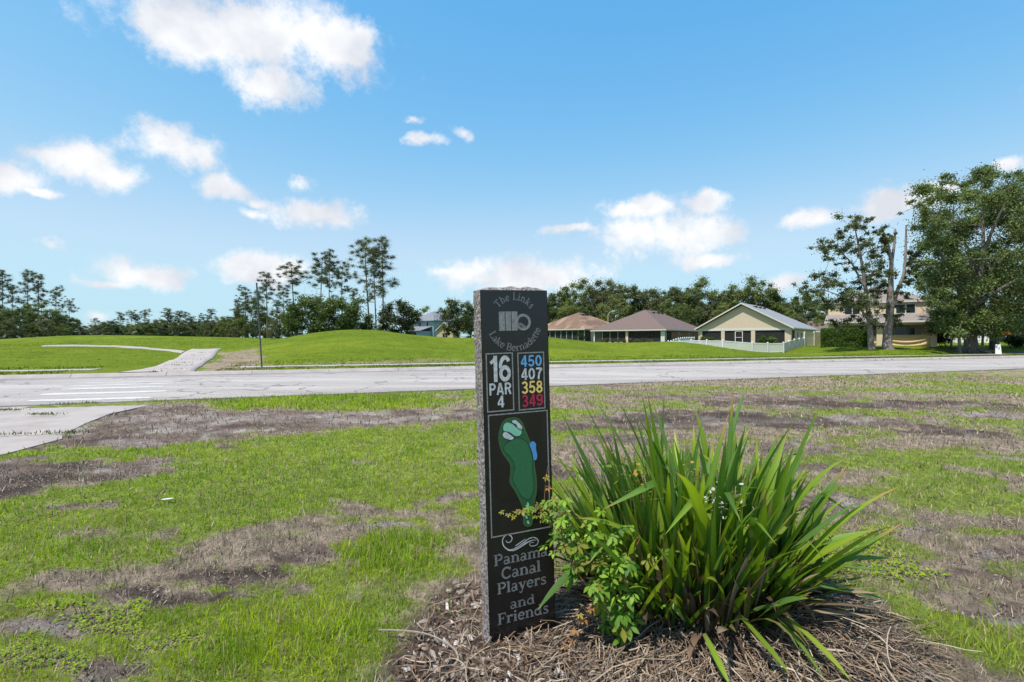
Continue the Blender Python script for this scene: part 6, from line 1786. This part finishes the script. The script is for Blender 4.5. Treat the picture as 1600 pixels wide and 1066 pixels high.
GREEN = []; DRY = []; COVER = []
for (r0, r1, dens, hh, ww) in ((1.75, 3.2, 9000, .055, .0042), (3.2, 5.2, 4200, .058, .0062), (5.2, 8.5, 1700, .062, .010), (8.5, 16, 620, .070, .018), (16, 27, 210, .075, .032)):
    x, y = ring(r0, r1, dens); v = x * RN[0] + y * RN[1]
    k = (v < V0 - .02) & ~is_apron(x, y); x, y = x[k], y[k]; v = v[k]
    g, dirt, cov, mul, n1, n2 = masks(x, y)
    u = rng.rand(len(x)); k = u < g * (.25 + 1.0 * n2) * (1 - .28 * sstep(.5, 3.0, x))
    gx, gy = x[k], y[k]; big = fbm(gx * .8, gy * .8, 41, 3); tuft = fbm(gx * 3.2, gy * 3.2, 43, 3)
    tall = np.zeros(len(gx))
    for (cx, cy, rx, ry) in ((530, 630, 200, 14), (90, 955, 60, 16), (620, 860, 120, 30), (430, 1000, 150, 60), (700, 845, 50, 20), (1540, 1000, 80, 40)):
        c = RAYG(cx, cy); d = c[1]; e = ((gx - c[0]) / (rx / F * d)) ** 2 + ((gy - c[1]) / max(.08, ry * d * d / (EYE * F))) ** 2; tall = np.maximum(tall, 1 - sstep(.3, 1.4, e))
    hgt = hh * .62 * rng.uniform(.4, 1.3, len(gx)) * (.45 + .9 * tuft) * (1 + 1.1 * tall) * (.55 + .55 * g[k])
    wid = ww * rng.uniform(.7, 1.3, len(gx))
    c1 = np.array([.265, .40, .018]); c2 = np.array([.40, .49, .022]); c3 = np.array([.17, .30, .030]); c4 = np.array([.42, .34, .19])
    q = sstep(.35, .65, big + (rng.rand(len(gx)) - .5) * .35)[:, None]; col = c1 * (1 - q) + c2 * q
    q = (sstep(.45, .7, tuft) * .6)[:, None]; col = col * (1 - q) + c3 * q
    right = sstep(0, 3.0, gx)[:, None] * .5; col = col * (1 - right) + np.array([.25, .29, .10]) * right
    q = (rng.rand(len(gx)) < .10 + .35 * (1 - g[k]) + .25 * sstep(.5, .75, n1[k]))[:, None]; col = np.where(q, c4, col) * rng.uniform(.7, 1.25, len(gx))[:, None]
    GREEN.append(blades(gx, gy, hgt, wid, col, .55))
    # flattened dead grass
    u = rng.rand(len(x)); k = u < ((1 - g) * (.5 - .38 * dirt) * .8 + .10) * (1 - mul)
    dx, dy = x[k], y[k]; col = np.array([.42, .325, .235])[None] * rng.uniform(.35, 1.2, len(dx))[:, None]
    q = (rng.rand(len(dx)) < .3)[:, None]; col = np.where(q, np.array([.20, .19, .13]) * rng.uniform(.6, 1.2, len(dx))[:, None], col)
    DRY.append(blades(dx, dy, hh * rng.uniform(.5, 1.3, len(dx)), ww * .8 * rng.uniform(.6, 1.2, len(dx)), col, 1.35, curl=.1))
    # leafy creeping cover
    x, y = ring(r0, r1, dens * 1.0) if r1 < 9 else (x[:10], y[:10]); g, dirt, cov, mul, n1, n2 = masks(x, y)
    u = rng.rand(len(x)); k = u < cov * .95
    cx_, cy_ = x[k], y[k]; n = len(cx_)
    if n:
        z = H(cx_, cy_) + rng.uniform(.004, .03, n); P = np.stack([cx_, cy_, z], 1); nr = rng.normal(size=(n, 3)) * .35 + np.array([0, -.15, 1]); nr /= np.linalg.norm(nr, axis=1, keepdims=True)
        t = np.cross(nr, rng.normal(size=(n, 3))); t /= np.linalg.norm(t, axis=1, keepdims=True); b = np.cross(nr, t); s = (ww * 3.4 * rng.uniform(.6, 1.3, n))[:, None]
        V = np.stack([P - t * s * .5, P + b * s * .36 - t * s * .1, P + t * s * .5, P - b * s * .36 - t * s * .1], 1).reshape(-1, 3)
        col = np.array([.30, .38, .028])[None] * rng.uniform(.6, 1.15, n)[:, None]; q = (rng.rand(n) < .35)[:, None]; col = np.where(q, np.array([.19, .30, .03]), col)
        COVER.append((V, np.arange(4 * n).reshape(-1, 4), np.repeat(col, 4, 0)))
# the far verge and the foot of the mound, coarser because it is far away
n = 26000
u = rng.uniform(-34, 60, n); v = np.where(rng.rand(n) < .6, rng.uniform(V1 + .1, 26.3, n), rng.uniform(27.7, 30, n)); q = RT[None] * u[:, None] + RN[None] * v[:, None]
k = (np.abs(u + 6.0) > 2.6) & (fbm(q[:, 0] * 1.2, q[:, 1] * 1.2, 61, 3) > .38); q = q[k]; n = len(q)
GREEN.append(blades(q[:, 0], q[:, 1], .07 * rng.uniform(.5, 1.2, n), .05 * rng.uniform(.7, 1.3, n), np.array([.15, .21, .02])[None] * rng.uniform(.6, 1.2, n)[:, None], .6))
n = 70000                                        # coarser tufts that roughen the mown mounds
r_ = np.sqrt(rng.uniform(27 ** 2, 78 ** 2, n)); t_ = rng.uniform(-R(48), R(48), n); x = r_ * np.sin(t_); y = r_ * np.cos(t_); v = x * RN[0] + y * RN[1]
k = (v > 28.2) & (fbm(x * .5, y * .5, 63, 3) > .36); x, y = x[k], y[k]; n = len(x)
cl_ = fbm(x * .22, y * .22, 71, 4, .55)[:, None]; col = np.array([.115, .165, .014]) * (1 - cl_) + np.array([.20, .22, .022]) * cl_
GREEN.append(blades(x, y, .032 * rng.uniform(.5, 1.3, n), .0016 * np.hypot(x, y) * rng.uniform(.6, 1.3, n), col * rng.uniform(.8, 1.25, n)[:, None], 1.3))
# weeds rooted in the joints of the concrete
for (px, py, rx, nn) in ((20, 684, 40, 70), (80, 682, 30, 40), (65, 652, 26, 120), (140, 633, 14, 60), (105, 635, 14, 60), (10, 645, 22, 120), (110, 682, 14, 60)):
    c = RAYG(px, py); x = c[0] + rng.normal(size=nn) * rx / F * c[1] * .6; y = c[1] + rng.normal(size=nn) * .05; GREEN.append(blades(x, y, rng.uniform(.02, .07, nn), np.full(nn, .012), np.array([.12, .17, .03])[None] * rng.uniform(.6, 1.2, nn)[:, None], .8, z=np.full(nn, .05)))
for (px, py) in ((268, 578), (282, 572), (300, 563), (310, 556), (255, 583), (318, 552), (290, 568)):
    c = on_far(px, py); nn = 16; x = c[0] + rng.normal(size=nn) * .35; y = c[1] + rng.normal(size=nn) * .10; GREEN.append(blades(x, y, rng.uniform(.03, .08, nn), np.full(nn, .05), np.array([.14, .13, .05])[None] * rng.uniform(.6, 1.2, nn)[:, None], 1.0, z=H(x, y) + .035))


def join_blades(lst, name, mat):
    V, Q, T, C, b = [], [], [], [], 0
    for v, q, t, c in lst: V.append(v); Q.append(q + b); T.append(t + b); C.append(c); b += len(v)
    return obj(name, np_mesh(name, np.concatenate(V), [np.concatenate(Q), np.concatenate(T)], mat, np.concatenate(C)))


lab(join_blades(GREEN, 'grass', m_grass), 'patchy green grass growing on the bare verge', 'grass', kind='stuff')
lab(join_blades(DRY, 'dead_grass', m_straw), 'flattened tan dead grass between the green patches', 'dead grass', kind='stuff')
V, Q, C, b = [], [], [], 0
for v, q, c in COVER: V.append(v); Q.append(q + b); C.append(c); b += len(v)
lab(obj('ground_cover', np_mesh('ground_cover', np.concatenate(V), [np.concatenate(Q)], m_grass, np.concatenate(C))), 'low yellow green creeping weed with small round leaves', 'weed', kind='stuff')

# straw bed: fallen dry leaves round the clump
def strips(n, fx, L0, L1, w0, w1, cols, zmax, radial=False, arch=.5):
    x, y = fx(n); n = len(x); z = H(x, y) + rng.rand(n) ** 1.5 * zmax
    az = rng.uniform(0, 2 * math.pi, n)
    if radial: az = np.where(rng.rand(n) < .65, np.arctan2(y - 2.72, x - .99) + rng.normal(size=n) * .5, az)
    L = rng.uniform(L0, L1, n) * rng.uniform(.5, 1, n); w = rng.uniform(w0, w1, n); el = rng.normal(size=n) * .12
    d = np.stack([np.cos(az) * np.cos(el), np.sin(az) * np.cos(el), np.sin(el)], 1); s = np.stack([-np.sin(az), np.cos(az), rng.normal(size=n) * .4], 1) * (w * .5)[:, None]
    kink = np.stack([-np.sin(az), np.cos(az), np.zeros(n)], 1) * (L * rng.normal(size=n) * .10)[:, None]
    P = np.stack([x, y, z], 1); V = []
    for k in range(5):
        t = k / 4 - .5; c = P + d * (L * t)[:, None] + kink * (1 - 4 * t * t) + np.array([0, 0, 1.]) * (np.abs(rng.normal(size=n)) * .02 * (1 - 4 * t * t) * arch)[:, None]
        ww = s * (1 - .6 * abs(t) * 2 * .6); V += [c - ww, c + ww]
    V = np.stack(V, 1); gz = H(V[:, :, 0].ravel(), V[:, :, 1].ravel()).reshape(n, 10) + .003; V[:, :, 2] = np.maximum(V[:, :, 2], gz)
    Q = np.concatenate([np.arange(n)[:, None] * 10 + np.array([[2 * k, 2 * k + 1, 2 * k + 3, 2 * k + 2]]) for k in range(4)])
    c = np.array(cols)[rng.randint(len(cols), size=n)] * rng.uniform(.6, 1.2, n)[:, None]
    return V.reshape(-1, 3), Q, np.repeat(c, 10, 0)


def bed(n):
    x = rng.uniform(-.35, 2.4, n * 2); y = rng.uniform(1.75, 3.4, n * 2); e = np.hypot((x - .90) / .98, (y - 2.40) / .78); k = rng.rand(n * 2) < 1.15 - e ** 2; k &= ~((np.hypot((x - .99) / .42, (y - 2.72) / .36) < 1) & (rng.rand(n * 2) < .6)); return x[k][:n], y[k][:n]


def bed2(n):
    x = rng.uniform(-.6, .35, n * 2); y = rng.uniform(1.7, 3.1, n * 2); e = np.hypot((x + .08) / .42, (y - 2.25) / .75); k = rng.rand(n * 2) < 1.1 - e ** 2; return x[k][:n], y[k][:n]


TAN = [(.31, .235, .165), (.23, .17, .125), (.40, .32, .245), (.16, .115, .085), (.20, .165, .145), (.10, .07, .053), (.26, .17, .11)]
parts = [strips(6500, bed, .08, .36, .003, .0065, TAN, .05, True), strips(5200, bed, .03, .14, .0015, .004, TAN, .03), strips(200, bed, .3, .55, .003, .007, TAN[:3], .07, True), strips(900, bed2, .03, .16, .0015, .005, TAN[2:], .02), strips(90, bed2, .15, .38, .002, .005, TAN[:3], .04)]
V, Q, C, b = [], [], [], 0
for v, q, c in parts: V.append(v); Q.append(q + b); C.append(c); b += len(v)
lab(obj('straw', np_mesh('straw', np.concatenate(V), [np.concatenate(Q)], m_straw, np.clip(np.concatenate(C), 0, 1))), 'tan straw of fallen dry leaves spread round the strap leaf plant', 'straw', kind='stuff')


# mulch chips, leaf litter, soil crumbs
def chips(n, fx, s0, s1, cols, flat=.35):
    x, y = fx(n); n = len(x); z = H(x, y); s = rng.uniform(s0, s1, n); a = rng.uniform(0, 6.28, n)
    base = np.array([(-1, -.5, 0), (1, -.55, 0), (.9, .5, 0), (-.85, .45, 0), (-.6, -.2, 1), (.55, -.3, .9), (.5, .3, 1.05), (-.5, .25, .8)]) * np.array([.5, .5, flat])
    J = base[None] * (1 + .35 * rng.normal(size=(n, 8, 3))) * s[:, None, None] * np.stack([np.ones(n), rng.uniform(.35, 1, n), np.ones(n)], 1)[:, None]
    ca, sa = np.cos(a)[:, None], np.sin(a)[:, None]; el = (rng.normal(size=n) * .35)[:, None]
    X = J[..., 0] * ca - J[..., 1] * sa; Y = J[..., 0] * sa + J[..., 1] * ca; Z = J[..., 2] + J[..., 0] * el
    V = np.stack([X + x[:, None], Y + y[:, None], Z + z[:, None] + s[:, None] * .05], -1).reshape(-1, 3)
    fq = np.array([(0, 1, 5, 4), (1, 2, 6, 5), (2, 3, 7, 6), (3, 0, 4, 7), (4, 5, 6, 7)])
    Q = (np.arange(n)[:, None, None] * 8 + fq[None]).reshape(-1, 4); c = np.array(cols)[rng.randint(len(cols), size=n)] * rng.uniform(.6, 1.25, n)[:, None]
    return V, Q, np.repeat(c, 8, 0)


def dirtpts(n):
    x, y = ring(1.8, 7.5, n / (R(50) * (7.5 ** 2 - 1.8 ** 2)) * 4); g, dirt, cov, mul, n1, n2 = masks(x, y); k = (rng.rand(len(x)) < dirt * (1 - g)) & (x * RN[0] + y * RN[1] < V0 - .1) & ~is_apron(x, y); return x[k][:n], y[k][:n]


m_chip = leafmat('bark_chip', .0, .95, .1, objvar=0)
BR = [(.075, .05, .038), (.12, .085, .065), (.20, .155, .12), (.05, .036, .03), (.26, .22, .19), (.12, .075, .052)]
parts = [chips(3000, bed2, .008, .038, BR), chips(2200, bed, .006, .026, BR), chips(60, bed2, .03, .055, [(.30, .26, .23), (.42, .38, .35), (.17, .09, .06)])]
V, Q, C, b = [], [], [], 0
for v, q, c in parts: V.append(v); Q.append(q + b); C.append(c); b += len(v)
lab(obj('mulch', np_mesh('mulch', np.concatenate(V), [np.concatenate(Q)], m_chip, np.clip(np.concatenate(C), 0, 1))), 'dark bark mulch and leaf litter at the foot of the stone marker', 'mulch', kind='stuff')
V, Q, C = chips(16000, dirtpts, .004, .019, [(.10, .078, .065), (.15, .12, .10), (.24, .205, .18), (.065, .05, .042)], .5)
lab(obj('soil_crumbs', np_mesh('soil_crumbs', V, [Q], m_chip, np.clip(C, 0, 1))), 'crumbled bare grey brown soil on the verge', 'soil', kind='stuff')

# a few single things on the ground
c = RAYG(262, 785.5); mb = MB(); z = h1(*c)
pts = [(.6 * a_, .6 * b_) for a_, b_ in [(-.075, -.02), (-.02, -.032), (.06, -.026), (.085, .004), (.05, .028), (-.04, .03), (-.082, .012)]]
mb.slab([(x, y, .028 + .010 * math.sin(9 * x)) for x, y in pts], (0, 0, .004)); o = mb.build('paper_scrap', surf('white_paper', (.5, .52, .47), .9, .05), None, (c[0], c[1], z + .005)); lab(o, 'small white scrap of paper lying in the left lawn', 'paper scrap')
c = np.array(PX(640, 1020, 2.2)); mb = MB(); P = spline([(-.16, .09, .03), (-.05, .06, .045), (.08, .02, .05), (.19, -.045, .035), (.225, -.10, .02), (.21, -.14, .012)], 5); mb.tube(P, np.linspace(.0035, .005, len(P)), 6)
g = RAYG(640, 1012); o = mb.build('dry_twig', surf('pale_twig', (.24, .20, .165), .9, .2, 30), None, (g[0], g[1], h1(*g))); lab(o, 'long pale curved twig lying on the mulch left of the stone marker', 'twig')
for i, (px, py, nn, lb) in enumerate(((795, 962, 12, 'small grass tuft at the foot of the stone marker'), (705, 950, 7, 'thin grass sprig in the mulch left of the stone marker'))):
    g = RAYG(px, py + 12); x = rng.normal(size=nn) * .03; y = rng.normal(size=nn) * .02 - (.03 if i == 0 else 0)
    v, q, t, cc = blades(x, y, rng.uniform(.08, .17, nn), np.full(nn, .005), np.array([.16, .24, .05])[None] * rng.uniform(.7, 1.2, nn)[:, None], .55, z=np.zeros(nn))
    o = obj('grass_tuft', np_mesh('grass_tuft', v, [q, t], m_grass, cc), None, (g[0], g[1], h1(*g))); lab(o, lb, 'grass tuft')
